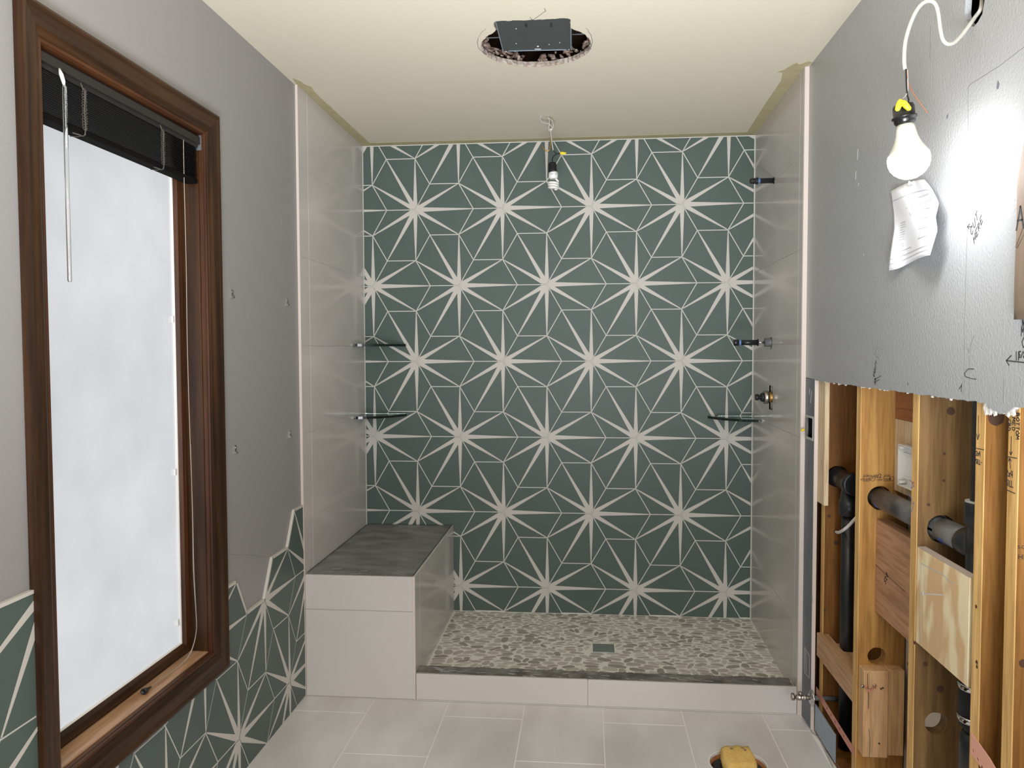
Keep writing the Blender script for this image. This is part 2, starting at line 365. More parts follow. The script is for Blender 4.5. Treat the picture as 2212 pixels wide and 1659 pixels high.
# --- hexagon star tiles
def ray_polys(star, th, wid=.0112):
    """three tapering rays a tile carries from its star corner"""
    out = []
    for da, L in ((-30, .254), (0, 2*SE), (30, .254)):
        a = math.radians(th+da); d = (math.cos(a), math.sin(a)); s = (-d[1], d[0])
        L -= .004; k = wid*(1.12 if da == 0 else 1)
        out.append([(star[0]+s[0]*k, star[1]+s[1]*k), (star[0]-s[0]*k, star[1]-s[1]*k),
                    (star[0]+d[0]*L-s[0]*.0021, star[1]+d[1]*L-s[1]*.0021), (star[0]+d[0]*L+s[0]*.0021, star[1]+d[1]*L+s[1]*.0021)])
    hub = [(star[0]+.027*math.cos(math.radians(t)), star[1]+.027*math.sin(math.radians(t))) for t in range(0, 360, 30)]
    return out, hub
def hex_tiles(fr, u0, v0, rng, region, parent, holes=None, accept=None, TH=.008, bed=None):
    cnt = 0
    for i in range(*rng[0]):
        for j in range(*rng[1]):
            su, sv = u0+A*j-(A/2 if i % 2 else 0), v0-A*math.sqrt(3)/2*i
            for th in (0, 120, 240):
                a = math.radians(th); c = (su+SE*math.cos(a), sv+SE*math.sin(a))
                if accept and not accept(*c): continue
                hexp = [(c[0]+SE*math.cos(math.radians(60*k)), c[1]+SE*math.sin(math.radians(60*k))) for k in range(6)]
                hexi = inset(hexp, .0022)
                regs = [region]
                if holes:
                    y0, y1, z0, z1 = holes
                    R = region
                    regs = [(R[0], y0, R[2], R[3]), (y1, R[1], R[2], R[3]), (y0, y1, R[2], z0), (y0, y1, z1, R[3])]
                    if hexp and (max(p[0] for p in hexp) <= y0 or min(p[0] for p in hexp) >= y1 or max(p[1] for p in hexp) <= z0): regs = [region]
                rays, hub = ray_polys((su, sv), th)
                bm = bmesh.new(); n = 0
                for rg in regs:
                    P = cliprect(hexi, *rg)
                    if not P: continue
                    n += 1
                    if bed is not None:
                        Q = cliprect(hexp, *rg)
                        if Q: prism(bed, fr, Q, .0002, TH-.0011)
                    prism(bm, fr, P, 0, TH, 0 if len(regs) > 1 else .0008)
                    inn = inset(P, .0008)
                    for kk, q in enumerate(rays+[hub]):
                        q2 = clipconv(q, inn)
                        if q2: prism(bm, fr, q2, TH-.0005, TH+.00025+.0001*kk, 0, 1)
                if n: obj('tile', bm, ['green', 'ray'], parent); cnt += 1
                else: bm.free()
    return cnt
# --- back wall
wb = struct(boxo('wall_back', (-.15, W+.15, -.0012, .12, -.1, H+.1), 'grout'))
bfr = Frame((0, 0, 0), (1, 0, 0), (0, 0, 1), (0, -1, 0))
bfr = Frame((0, .004, 0), (1, 0, 0), (0, 0, 1), (0, -1, 0))
nb = hex_tiles(bfr, .2689, 2.0859, ((-1, 7), (-1, 6)), (.004, W-.004, PAN+.002, H-.004), wb, TH=.0065)
# --- left wall (painted drywall with window opening)
WY0, WY1, WZ0, WZ1 = -2.402, -1.683, .462, 2.024
wl = bmesh.new()
for b_ in ((-.12, 0, YB, WY0-.03, -.1, H+.05), (-.12, 0, WY1+.03, YF, -.1, H+.05), (-.12, 0, WY0-.03, WY1+.03, -.1, WZ0-.03), (-.12, 0, WY0-.03, WY1+.03, WZ1+.03, H+.05)): box(wl, *b_)
wl = struct(obj('wall_left', wl, 'paintL'))
lfr = Frame((0, 0, 0), (0, 1, 0), (0, 0, 1), (1, 0, 0))
LU, LV = -1.098, .1285                             # one star of the wainscot
def acc(cy, cz):
    c = (cy, cz)
    if cz < .40: return True
    def near(y, z): return abs(cy-y) < .03 and abs(cz-z) < .03
    return near(LU-.095, LV+.381) or near(LU+.125, LV+.508) or near(LU-.535, LV+.381) or cz < .55 and cy < -2.3 or (cy < -2.45 and cz < .80)
lg = bmesh.new()
hex_tiles(lfr, LU, LV+A*math.sqrt(3)/2*6, ((0, 9), (-9, 3)), (YB+.01, YF-.003, .003, 1.2), wl, (WY0-.04, WY1+.04, WZ0-.04, WZ1+.04), acc, bed=lg)
obj('grout_bed', lg, 'grout', wl)['kind'] = 'stuff'
# pale grout bead along the stepped top of the wainscot
def hexv(cy, cz, k): return (cy+SE*math.cos(math.radians(60*k)), cz+SE*math.sin(math.radians(60*k)))
c1 = (LU-.22+SE, LV+.381); c2 = (LU-.22-A+SE, LV+.381); c3 = (LU+SE-.0, LV+.508)
s_ = .1467; z5, z6, z7, z8 = LV+.381, LV+.508, LV+.635, LV+.762
bead = [[(YF-.002, z7), (LU+.0513, z7), (LU-.022, z6), (LU-.1687, z6), (LU-.242, z5), (LU-.3887, z5)]]
def bead_lines(L): return [[Vector((.0005, y, z)) for y, z in seg] for seg in L]
# --- shower side walls (large pale tiles on a slightly leaning plane)
def shower_side(name, xb, xf, sgn, yj, holes=()):
    base = xb-sgn*.03
    bm = bmesh.new()
    x_back, x_front = xb-sgn*.0015, xf-sgn*.0015
    far = xb-sgn*.06
    v = []
    for (x, y) in ((x_back, .0), (x_front, YF+.004), (far, YF+.004), (far, .0)):
        v.append((bm.verts.new((x, y, -.05)), bm.verts.new((x, y, H+.05))))
    for i in range(4):
        a, b2 = v[i], v[(i+1) % 4]; bm.faces.new((a[0], b2[0], b2[1], a[1]))
    bm.faces.new([q[0] for q in v]); bm.faces.new([q[1] for q in v][::-1])
    wo = struct(obj(name, bm, 'wjoint'))
    L = math.hypot(YF, xf-xb)
    fr = Frame((x_back, 0, 0), (xf-xb, YF, 0), (0, 0, 1), (-sgn*YF*-1, 0, 0)) if False else Frame((x_back, 0, 0), ((xf-xb), YF, 0), (0, 0, 1), (sgn, 0, 0))
    fr.n = (Vector((sgn, 0, 0))-fr.u*fr.u.dot(Vector((sgn, 0, 0)))).normalized()
    zs = [0, .35, .70, 1.05, 1.40, 1.75, 2.10, H]
    us = [.003, -yj, L-.002]
    tiles = []
    for a, b2 in zip(zs, zs[1:]):
        for c, d in zip(us, us[1:]):
            g_ = .0011
            bm = bmesh.new(); prism(bm, fr, [(c+g_, a+g_), (d-g_, a+g_), (d-g_, b2-g_), (c+g_, b2-g_)], -.007, .0015, .0005)
            tiles.append(obj('tile', bm, 'wtile', wo))
    return wo, tiles, fr
sl, _, _ = shower_side('wall_shower_left', .002, .010, 1, -.825)
sr, rt, rfr = shower_side('wall_shower_right', 1.932, 1.917, -1, -.872)
for t in [sr]+rt:
    zc = t.data.vertices[0].co.z
    c = bmesh.new(); box(c, 1.88, 1.975, -.452, -.372, 1.116, 1.221)
    bool_cut(t, c)
    bool_cut(t, cyl((1.88, -.402, 1.409), (1, 0, 0), .031, .08, 24, .03))
# front edge trims of the tiled side walls
boxo('edge_trim', (.0005, .0105, YF-.004, YF+.003, 0, H-.001), 'edge', sl)
boxo('edge_trim', (1.9175, 1.9345, YF-.004, YF+.003, 0, H-.001), 'edge', sr)
boxo('corner_sealant', (0, .004, -.010, -.0065, .05, H-.002), 'grout', sl)
boxo('corner_sealant', (1.928, 1.932, -.010, -.0065, .05, H-.002), 'grout', sr)
# --- shower pan
pan = struct(boxo('floor_shower', (-.02, W+.02, -.90, .01, -.05, PAN+.0004), 'pgrout'))
DR = (1.154, 1.249, -.500, -.406)
def pebbles():
    rs = np.random.RandomState(5)
    x0, x1, y0, y1 = .458, 1.93, -.905, -.007; st = .0032
    gx = np.arange(x0, x1, st); gy = np.arange(y0, y1, st)
    X, Y = np.meshgrid(gx, gy, indexing='ij'); P = np.stack([X.ravel(), Y.ravel()], 1).astype(np.float32)
    N = 820
    c = np.stack([rs.uniform(x0, x1, N), rs.uniform(y0, y1, N)], 1)
    ang = np.where(rs.rand(N) < .72, rs.normal(0, .28, N), rs.normal(math.pi/2, .55, N)); asp = rs.uniform(1.7, 3.9, N)
    def label():
        lab = np.zeros(len(P), int)
        # bucketed by columns to keep it quick
        order = np.argsort(c[:, 0])
        for k in range(len(gx)//16+1):
            ix = slice(k*16*len(gy), (k+1)*16*len(gy)); Q = P[ix]
            if len(Q) == 0: break
            m = np.where(np.abs(c[:, 0]-Q[:, 0].mean()) < .10)[0]
            d = Q[:, None]-c[None, m]
            ca, sa = np.cos(ang[m]), np.sin(ang[m])
            u = (d[..., 0]*ca+d[..., 1]*sa)/np.sqrt(asp[m]); v = (-d[..., 0]*sa+d[..., 1]*ca)*np.sqrt(asp[m])
            lab[ix] = m[np.argmin(u*u+v*v, 1)]
        return lab
    for it in range(5):
        lab = label()
        n = np.bincount(lab, minlength=N).clip(1)
        c = np.stack([np.bincount(lab, P[:, 0], N)/n, np.bincount(lab, P[:, 1], N)/n], 1)
    lab = label().reshape(len(gx), len(gy)); out = []
    for i in range(N):
        pts = []
        base = math.sqrt((n[i])*st*st/math.pi)
        for k in range(12):
            a = 2*math.pi*k/12; d = (math.cos(a), math.sin(a)); r = .0
            while r < .06:
                r += .0008; ux, uy = int(round((c[i, 0]+d[0]*r-x0)/st)), int(round((c[i, 1]+d[1]*r-y0)/st))
                if ux < 0 or uy < 0 or ux >= len(gx) or uy >= len(gy) or lab[ux, uy] != i: break
            a2 = a-ang[i]; q = math.sqrt(asp[i])
            el = base*1.12/math.sqrt((math.cos(a2)/q)**2+(math.sin(a2)*q)**2)
            pts.append(max(min(r, el)-.0022, .002))
        sm = [(pts[k-1]+2.6*pts[k]+pts[(k+1) % 12])/4.6 for k in range(12)]
        sm = [min(s, p+.0008) for s, p in zip(sm, pts)]
        out.append((c[i], [(c[i, 0]+sm[k]*math.cos(2*math.pi*k/12), c[i, 1]+sm[k]*math.sin(2*math.pi*k/12)) for k in range(12)], rs.randint(5)))
    return out
pfr = Frame((0, 0, PAN-.0025), (1, 0, 0), (0, 1, 0), (0, 0, 1))
PB = []
for c, poly, k in pebbles():
    q = [(min(max(x, .459), 1.93), min(max(y, -.90), -.008)) for x, y in poly]
    if DR[0]-.012 < c[0] < DR[1]+.012 and DR[2]-.010 < c[1] < DR[3]+.010: continue
    # keep clear of the drain cover
    if any(DR[0]-.005 < x < DR[1]+.005 and DR[2]-.005 < y < DR[3]+.005 for x, y in q):
        sx = c[0] < DR[0] or c[0] > DR[1]
        q = [((min(x, DR[0]-.005) if c[0] < 1.2 else max(x, DR[1]+.005)) if sx else x, y if sx else (min(y, DR[2]-.005) if c[1] < -.45 else max(y, DR[3]+.005))) for x, y in q]
    if abs(area(q)) < 1e-4: continue
    PB.append((c[1]-.12*(abs(area(q))*1000), q, k, c))
PB.sort(key=lambda t: t[0])
vis = [p for p in PB if p[3][1] > -.80]
hid = [p for p in PB if p[3][1] <= -.80]
rest = bmesh.new()
for n_, (_, q, k, c) in enumerate(vis):
    if n_ < 300:
        bm = bmesh.new(); prism(bm, pfr, q, 0, .0045, .0012); obj('pebble', bm, 'peb%d' % k, pan)
    else: prism(rest, pfr, q, 0, .0045, .0012, k)
for _, q, k, c in hid: prism(rest, pfr, q, 0, .0045, .0012, k)
rest = obj('pebble_field', rest, ['peb%d' % i for i in range(5)], pan); rest['kind'] = 'stuff'
# --- ceiling with ragged round opening
HCc = Vector((.953, -1.215))
def ceil_r(a, jit=True):
    d = Vector((math.cos(a), math.sin(a)))
    r = .188
    # straight-cut notch on the camera side where the housing's edge reaches the ceiling face
    if d.y < -.05:
        lx = .121/abs(d.x) if abs(d.x) > 1e-3 else 9; ly = .224/abs(d.y); rr = min(lx, ly)
        r = max(r, rr)
    return r*(1+(random.uniform(-.012, .014) if jit else 0))
NA = 120
angs = sorted([2*math.pi*k/NA for k in range(NA)]+[math.atan2(s2, s1) % (2*math.pi) for s1, s2 in ((-(.15+HCc.x), YB-.1-HCc.y), (W+.2-HCc.x, YB-.1-HCc.y), (-(.15+HCc.x), .1-HCc.y), (W+.2-HCc.x, .1-HCc.y))])
bm = bmesh.new(); ring = []
for a in angs:
    d = Vector((math.cos(a), math.sin(a)))
    t = min([((-.15 if d.x < 0 else W+.2)-HCc.x)/d.x if abs(d.x) > 1e-6 else 99, ((YB-.1 if d.y < 0 else .1)-HCc.y)/d.y if abs(d.y) > 1e-6 else 99])
    r = ceil_r(a); r2 = r*random.uniform(.965, 1.0)
    pi, pm, po = HCc+d*r, HCc+d*r2, HCc+d*t
    ring.append([bm.verts.new((po.x, po.y, H)), bm.verts.new((pi.x, pi.y, H)), bm.verts.new((pm.x, pm.y, H+.006)), bm.verts.new((pi.x*.99+.01*HCc.x, pi.y*.99+HCc.y*.01, H+.018)), bm.verts.new((po.x, po.y, H+.018))])
n_ = len(ring)
for i in range(n_):
    A_, B_ = ring[i], ring[(i+1) % n_]
    for k in range(5):
        f = bm.faces.new((A_[k], B_[k], B_[(k+1) % 5], A_[(k+1) % 5])); f.material_index = 1 if k in (1, 2) else 0
ceil = struct(obj('ceiling', bm, ['ceil', 'brown_gyp']))
# unpainted band around the top of the tiling
zb = Frame((0, 0, H), (1, 0, 0), (0, 1, 0), (0, 0, -1))
def band(poly): bm = bmesh.new(); prism(bm, zb, poly, -.002, .0009); return obj('unpainted_band', bm, 'olive', ceil)
band([(.004, -.008), (.054, -.060), (.052, -.20), (.050, -.45), (.047, -.62), (.050, -.64), (.046, -.70), (.047, -.84), (.055, -.90), (.040, -.93), (.036, -.965), (.020, -1.01), (.014, -.975), (.008, -.93)])
band([(.054, -.060), (.0045, -.0085), (W-.004, -.0085), (1.884, -.066), (1.2, -.058), (.6, -.06)])
band([(W-.004, -.009), (1.918, -.925), (1.930, -.945), (1.931, -.975), (1.915, -.985), (1.890, -.955), (1.876, -.975), (1.865, -.955), (1.852, -.91), (1.826, -.885), (1.852, -.875), (1.868, -.78), (1.872, -.5), (1.884, -.068)])
# --- space above the ceiling
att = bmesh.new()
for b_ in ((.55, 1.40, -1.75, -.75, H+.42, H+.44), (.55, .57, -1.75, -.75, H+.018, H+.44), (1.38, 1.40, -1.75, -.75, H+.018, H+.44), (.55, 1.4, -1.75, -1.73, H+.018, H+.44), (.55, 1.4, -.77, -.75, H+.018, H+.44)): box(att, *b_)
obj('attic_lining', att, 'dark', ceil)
boxo('joist', (1.16, 1.198, -1.72, -.78, H+.019, H+.20), 'redv', ceil); boxo('joist', (.57, .608, -1.72, -.78, H+.019, H+.20), 'redv', ceil)
bm = bmesh.new()
for k in range(120):
    a = random.uniform(-.1, math.pi+.1); r = random.uniform(.187, .23); s2 = random.uniform(.003, .011)
    m4 = Matrix.Translation((HCc.x+math.cos(a)*r, HCc.y+math.sin(a)*r, H+.022+random.uniform(0, .03))) @ Matrix.Rotation(random.uniform(0, 6), 4, Vector((random.random(), random.random(), 1)).normalized()) @ Matrix.Diagonal((s2*2, s2, s2*.7, 1))
    bmesh.ops.create_icosphere(bm, subdivisions=1, radius=1, matrix=m4)
for v in bm.verts: v.co += Vector((random.uniform(-1, 1), random.uniform(-1, 1), random.uniform(-1, 1)))*.003
o = obj('plaster_rubble', bm, 'insul', ceil); o['kind'] = 'stuff'
strokes('pencil_mark', [[at(x, y, 2, H) for x, y in L] for L in ([(1144, 37), (1151, 43), (1160, 37), (1172, 28), (1178, 24)], [(1033, 82), (1031, 92), (1034, 104), (1042, 112), (1051, 118)], [(1270, 67), (1277, 76), (1280, 90), (1277, 100), (1272, 106)], [(1176, 18), (1179, 24)])], (0, 0, -1), 'pencil', ceil, .0016)
strokes('pencil_mark', [[at(x, y, 2, H) for x, y in L] for L in ([(1050, 62), (1040, 70), (1034, 80)], [(1272, 66), (1265, 60)])], (0, 0, -1), 'pencil', ceil, .0008)
# --- right wall: cut drywall above, open framing below
DX = W; DT = .013
bot = [(YF-.004, 1.275), (-1.045, 1.272)]
y = -1.06
while y > YB:
    if -2.26 > y > -2.36: z = 1.262-.010*math.sin((y+2.26)/-.1*math.pi)*1.0+random.uniform(-.004, .003)
    else: z = 1.268+random.uniform(-.0018, .0018)
    bot.append((y, z)); y -= .011 if y > -2.7 else .2
bot.append((YB, 1.268))
dfr = Frame((DX, 0, 0), (0, 1, 0), (0, 0, 1), (1, 0, 0))
bm = bmesh.new(); prism(bm, dfr, bot+[(YB, H+.01), (YF-.004, H+.01)], 0, DT)
for f in bm.faces:
    if abs(f.normal.z) > .5 and f.calc_center_median().z < 1.5: f.material_index = 1
wr = struct(obj('wall_right', bm, ['paintR', 'gyp']))
hp = [(2086, 0), (2084, 30), (2086, 42), (2092, 52), (2103, 58), (2112, 48), (2122, 30), (2127, 0), (2128, -35), (2118, -62), (2104, -70), (2092, -50)]
hp = [at(x, y, 0, DX) for x, y in hp]
c = bmesh.new(); prism(c, Frame((DX-.05, 0, 0), (0, 1, 0), (0, 0, 1), (1, 0, 0)), [(p.y, p.z) for p in hp], 0, .2)
bool_cut(wr, c)
# torn paper crumbs along the cut
bm = bmesh.new()
for k in range(34):
    yy = random.uniform(-2.37, -2.24) if k % 2 else random.uniform(-2.5, -1.06); big = -2.36 < yy < -2.25
    s2 = random.uniform(.0012, .0032)*(3.6 if big else 1)
    bmesh.ops.create_icosphere(bm, subdivisions=1, radius=1, matrix=Matrix.Translation((DX+.006, yy, 1.266-(.008 if big else 0))) @ Matrix.Rotation(random.uniform(0, 3), 4, 'X') @ Matrix.Diagonal((.004, s2*1.6, s2, 1)))
o = obj('torn_paper', bm, 'gyp', wr); o['kind'] = 'stuff'
# wall behind the camera and behind the framing
struct(boxo('wall_rear', (-.15, W+.2, YB-.1, YB, -.1, H+.05), 'paintL'))
for nm, b_, m_ in (('back_lining', (2.09, 2.10, YB, YF+.01, -.05, H+.1), 'paper_back'),
                   ('end_lining', (1.946, 2.095, YF+.002, YF+.012, -.05, H+.1), 'stud')):
    boxo(nm, b_, m_, wr)
boxo('sheathing', (2.0855, 2.0895, -1.447, -1.04, -.02, H), 'stud', wr)
bp_ = boxo('sill_plate', (1.9465, 2.086, YB, YF-.005, -.03, .018), 'stud', wr)
# studs
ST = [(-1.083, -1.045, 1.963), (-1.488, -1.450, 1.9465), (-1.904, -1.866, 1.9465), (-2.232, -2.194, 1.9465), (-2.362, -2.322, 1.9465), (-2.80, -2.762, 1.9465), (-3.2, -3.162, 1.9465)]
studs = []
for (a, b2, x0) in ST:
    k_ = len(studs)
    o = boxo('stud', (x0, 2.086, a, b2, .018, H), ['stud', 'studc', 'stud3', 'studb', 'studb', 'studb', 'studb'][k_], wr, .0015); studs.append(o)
    o.data.materials.append(MT['stud2'])       # narrow front edge in a paler copy, bulb light painted into its colour
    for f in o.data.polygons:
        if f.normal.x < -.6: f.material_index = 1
for k, (x, z, r) in ((1, (2.006, .93, .036)), (1, (2.004, .445, .027)), (2, (2.006, .93, .035)), (2, (2.002, .436, .028)), (0, (2.006, .93, .038))):
    s_o = studs[k]; a, b2, _ = ST[k]
    bool_cut(s_o, cyl((x, a-.03, z), (0, 1, 0), r, .1, 24, .03))
boxo('furring_board', (1.9465, 1.962, -1.130, -1.040, .835, H-.01), 'pale', wr, .001)
bd = [('furring_board', (2.046, 2.084, -1.866, -1.488, 1.172, 1.45), 'redv'), ('furring_board', (2.046, 2.084, -1.866, -1.488, .955, 1.171), 'pale'),
      ('blocking', (1.996, 2.034, -1.8655, -1.4885, .585, .866), 'red'), ('blocking', (1.9485, 1.969, -2.176, -1.9045, .643, .884), 'ply'),
      ('blocking', (1.947, 1.984, -1.4495, -1.066, .283, .366), 'blockh'), ('blocking', (1.985, 2.018, -1.4495, -1.16, .283, .362), 'blockh'),
      ('blocking', (1.951, 2.022, -1.537, -1.4885, .155, .418), 'block'), ('blocking', (2.0225, 2.070, -1.531, -1.4885, .160, .420), 'block'),
      ('furring_board', (1.985, 2.004, -2.193, -2.175, 1.12, 1.6), 'pale')]
BO = [boxo(n_, b_, m_, wr, .0012) for n_, b_, m_ in bd]
bool_cut(BO[5], cyl((2.006, -1.213, .2), (0, 0, 1), .027, .3, 24))
boxo('plywood_edge', (1.9487, 1.9688, -2.1755, -1.905, .884, .8855), 'plywood_edge', BO[3])
# two nail holes, knots, staples
kn = bmesh.new()
for (x, y, ax, v, r) in ((2054, 888, 1, -1.904, .010), (2040, 980, 1, -1.904, .0035), (2039, 1038, 1, -1.904, .0035), (1999, 1434, 1, -1.904, .006), (2031, 1488, 1, -1.904, .009), (2006, 1090, 1, -1.904, .004), (1975, 1388, 0, 1.946, .004),
                         (1782, 1319, 1, -1.083, .004), (1791, 1115, 1, -1.083, .006), (1806, 1149, 1, -1.083, .008), (1806, 1172, 1, -1.083, .008), (2210, 1433, 1, -2.362, .008), (1903, 1488, 1, -1.537, .003), (1899, 1606, 1, -1.537, .003), (2152, 903, 1, -2.232, .016), (1907, 1486, 1, -1.537, .003)):
    p = at(x, y, ax, v); d = Vector((0, -1, 0)) if ax == 1 else Vector((-1, 0, 0))
    c_ = cyl(p-d*.002, d, r, .0026, 18, .05); me = bpy.data.meshes.new('t'); c_.to_mesh(me); kn.from_mesh(me); c_.free()
obj('knots', kn, 'knot', wr)
kn = bmesh.new()
for (x, y) in ((2111, 1440), (2110, 1430), (1961, 1433), (2109, 1310)):
    p = at(x, y, 0, 1.9465); c_ = cyl(p+Vector((.001, 0, 0)), (-1, 0, 0), .004, .0018, 8, .3); me = bpy.data.meshes.new('t'); c_.to_mesh(me); kn.from_mesh(me); c_.free()
obj('knots', kn, 'knot', wr)
# backer board strip beside the tiling
bm = bmesh.new(); box(bm, DX, DX+DT, -1.050, YF-.005, -.002, 1.272)
cbd = obj('backer_board', bm, ['board', 'edge'], wr)
c = bmesh.new(); box(c, 1.9, 1.96, -1.040, -.950, 1.050, 1.138); bool_cut(cbd, c)
boxo('board_edge', (DX+.0002, DX+DT, -1.0525, -1.0503, 0, 1.271), 'edge', wr)
strokes('thinset_scrape', [[at(x, y, 0, DX) for x, y in L] for L in ([(1738, 1398), (1749, 1417), (1748, 1465), (1738, 1452), (1738, 1398)], [(1740, 1400), (1742, 1450)], [(1753, 845), (1751, 870)], [(1749, 840), (1748, 852)], [(1755, 1290), (1756, 1300)])], (-1, 0, 0), 'smear', wr, .0035)
strokes('debris', [[at(x, y, 2, .0002) for x, y in [(1733, 1552), (1742, 1563), (1750, 1574), (1756, 1585), (1764, 1590), (1772, 1600), (1784, 1625), (1790, 1638), (1800, 1659)]]], (0, 0, 1), 'smear', floor, .006, .003)
# --- writing on the wall (hand drawn)
wp = lambda L: [at(x, y, 0, DX) for x, y in L]
strokes('pencil_line', [wp(L) for L in ([(2212, 102), (2160, 142), (2095, 183), (2092, 188)], [(2092, 188), (2090, 480)], [(2090, 480), (2084, 700), (2083, 858)], [(1886, 727), (1886, 829)], [(2095, 768), (2094, 863)], [(2169, 820), (2168, 872)], [(1889, 765), (1897, 748)], [(1888, 765), (1899, 775)], [(2090, 750), (2093, 762), (2097, 745), (2104, 725)], [(2010, 56), (2009, 126)])], (-1, 0, 0), 'pencil', wr, .0009, .0004)
strokes('handwriting', [wp([(2104, 797), (2092, 797), (2084, 806), (2085, 813), (2096, 817), (2109, 819)])], (-1, 0, 0), 'ink', wr, .0011)
Rw, Uw = Vector((0, -1, 0)), Vector((0, 0, 1))
dg = (Rw*.62+Uw*.78)
up_ = (Uw*.9-Rw*.35)
strokes('handwriting', letters('CUT', at(2099, 510, 0, DX), dg, up_*.9, .019)+letters('HERE', at(2105, 526, 0, DX), dg, up_*.9, .017)+[wp([(2101, 490), (2091, 490)]), wp([(2095, 484), (2090, 490), (2094, 495)])], (-1, 0, 0), 'ink', wr, .0014)
strokes('handwriting', letters('VANITY', at(1889, 816, 0, DX), (Rw*.35+Uw*.85), (Uw*.6-Rw*.85), .012, sp=.8)+letters('#', at(1889, 831, 0, DX), Rw, Uw, .020)+[wp([(1889, 820), (1903, 812)]), wp([(1888, 826), (1900, 820)]), wp([(2072, 840), (2078, 832)]), wp([(2078, 828), (2077, 846)])], (-1, 0, 0), 'ink', wr, .0013)
strokes('handwriting', letters('11', at(2194, 778, 0, DX), Rw, Uw, .016)+letters('5/8', at(2200, 773, 0, DX), Rw, Uw*1.2+Rw*.3, .010)+[wp([(2175, 779), (2212, 783), (2230, 785)]), wp([(2185, 768), (2174, 779), (2180, 789)])], (-1, 0, 0), 'ink', wr, .0018)
strokes('handwriting', letters('M', at(2206, 726, 0, DX), Rw, Uw, .018)+letters('C', at(2208, 750, 0, DX), Rw, Uw, .018)+letters('N', at(2209, 705, 0, DX), Rw, Uw, .012), (-1, 0, 0), 'ink', wr, .0016)
# nicks and screw dimples
strokes('wall_nick', [wp(L) for L in ([(1853, 322), (1852, 345)], [(1849, 370), (1848, 388)], [(1855, 395), (1853, 402)], [(1752, 425), (1753, 428)], [(1866, 548), (1865, 551)])], (-1, 0, 0), 'smear', wr, .0012)
bm = bmesh.new()
for (x, y, r) in ((2156, 184, .007), (2047, 252, .005), (1842, 816, .003), (1962, 829, .003)):
    p = at(x, y, 0, DX); c_ = cyl(p+Vector((.001, 0, 0)), (-1, 0, 0), r, .0018, 9, .3, .7); me = bpy.data.meshes.new('t'); c_.to_mesh(me); bm.from_mesh(me); c_.free()
obj('screw_dimple', bm, 'greyp', wr)
# --- writing on studs
XS = 1.9465
fp = lambda L: [at(x, y, 0, XS) for x, y in L]
strokes('handwriting', letters('BOTTOM', at(2196, 892, 0, XS), -Uw, Rw, .0115, sp=.75)+letters('MED', at(2187, 902, 0, XS), -Uw, Rw, .011)+letters('CBD', at(2178, 906, 0, XS), -Uw, Rw, .0095)
        +[fp([(2185, 943), (2184, 982)]), fp([(2181, 976), (2184, 983), (2187, 976)]), fp([(2173, 986), (2197, 990)]), fp([(2183, 1012), (2181, 990)]), fp([(2179, 996), (2181, 990), (2185, 996)]), fp([(2172, 1057), (2193, 1066)])]
        +letters('2x4', at(2174, 1028, 0, XS), Rw, Uw, .013, sp=.65)+letters('SILL', at(2173, 1048, 0, XS), Rw, Uw, .012, sp=.6), (-1, 0, 0), 'ink', wr, .0014)
strokes('handwriting', [fp([(2114, 898), (2113, 948)]), fp([(2110, 938), (2112, 950), (2116, 938)]), fp([(2108, 968), (2126, 972)])]+letters('2x4', at(2109, 984, 0, XS), Rw, Uw, .010, sp=.6)+letters('SILL-', at(2108, 1001, 0, XS), Rw, Uw, .010, sp=.55), (-1, 0, 0), 'ink', wr, .0013)
strokes('pencil_line', [fp(L) for L in ([(1966, 1035), (1975, 1050), (1968, 1055), (1974, 1040)], [(1963, 1066), (1975, 1087), (1967, 1088)], [(1975, 1088), (1964, 1118)])], (-1, 0, 0), 'inkblue', wr, .0009)
strokes('pencil_line', [fp([(1964, 1037), (1977, 1045)])], (-1, 0, 0), 'inkred', wr, .001)
strokes('handwriting', letters('528', at(1913, 1262, 0, 1.996), Vector((0, -.45, .75)), Vector((0, .7, .5)), .017, sp=.9), (-1, 0, 0), 'ink', BO[2], .0022)
strokes('board_crack', [[at(x, y, 0, 1.996) for x, y in ((1889, 1217), (1915, 1242), (1955, 1278))]], (-1, 0, 0), 'knot', BO[2], .0014)
def text3d(txt, size, o, r, u, n_, m_, parent):
    cu = bpy.data.curves.new('t', 'FONT'); cu.body = txt; cu.size = size; cu.extrude = .0002
    t = bpy.data.objects.new('t', cu); COL.objects.link(t); bpy.context.view_layer.update()
    me = bpy.data.meshes.new_from_object(t.evaluated_get(bpy.context.evaluated_depsgraph_get())); bpy.data.objects.remove(t)
    r, u, n_ = Vector(r), Vector(u), Vector(n_)
    MM = Matrix([(r[i], u[i], n_[i], o[i]+n_[i]*.0004) for i in range(3)]+[(0, 0, 0, 1)])
    me.transform(MM); me.materials.clear(); me.materials.append(MT[m_])
    ob = bpy.data.objects.new('printed_stamp', me); COL.objects.link(ob); ob.parent = parent; return ob
yS = -1.488
sR, sU, sN = (1, 0, 0), (0, 0, 1), (0, -1, 0)
for tx, sz, x, y in (('S-DRY', .0075, 1865, 1029), ('SUB', .0085, 1880, 1030), ('#2', .018, 1890, 1032), ('1100F', .0085, 1891, 1038.5), ('HEM', .010, 1866, 1038), ('S-DRY', .0075, 1909, 1029), ('HEM', .010, 1910, 1038), ('0F', .0085, 1858, 1038)):
    text3d(tx, sz, at(x, y, 1, yS), sR, sU, sN, 'ink', studs[1])
sq = lambda x0, y0, x1, y1: [at(x, y, 1, yS) for x, y in ((x0, y0), (x1, y0), (x1, y1), (x0, y1), (x0, y0))]
ck = lambda x, y, r: [at(x+r*math.cos(t), y+r*math.sin(t), 1, yS) for t in [k*math.pi/6 for k in range(13)]]
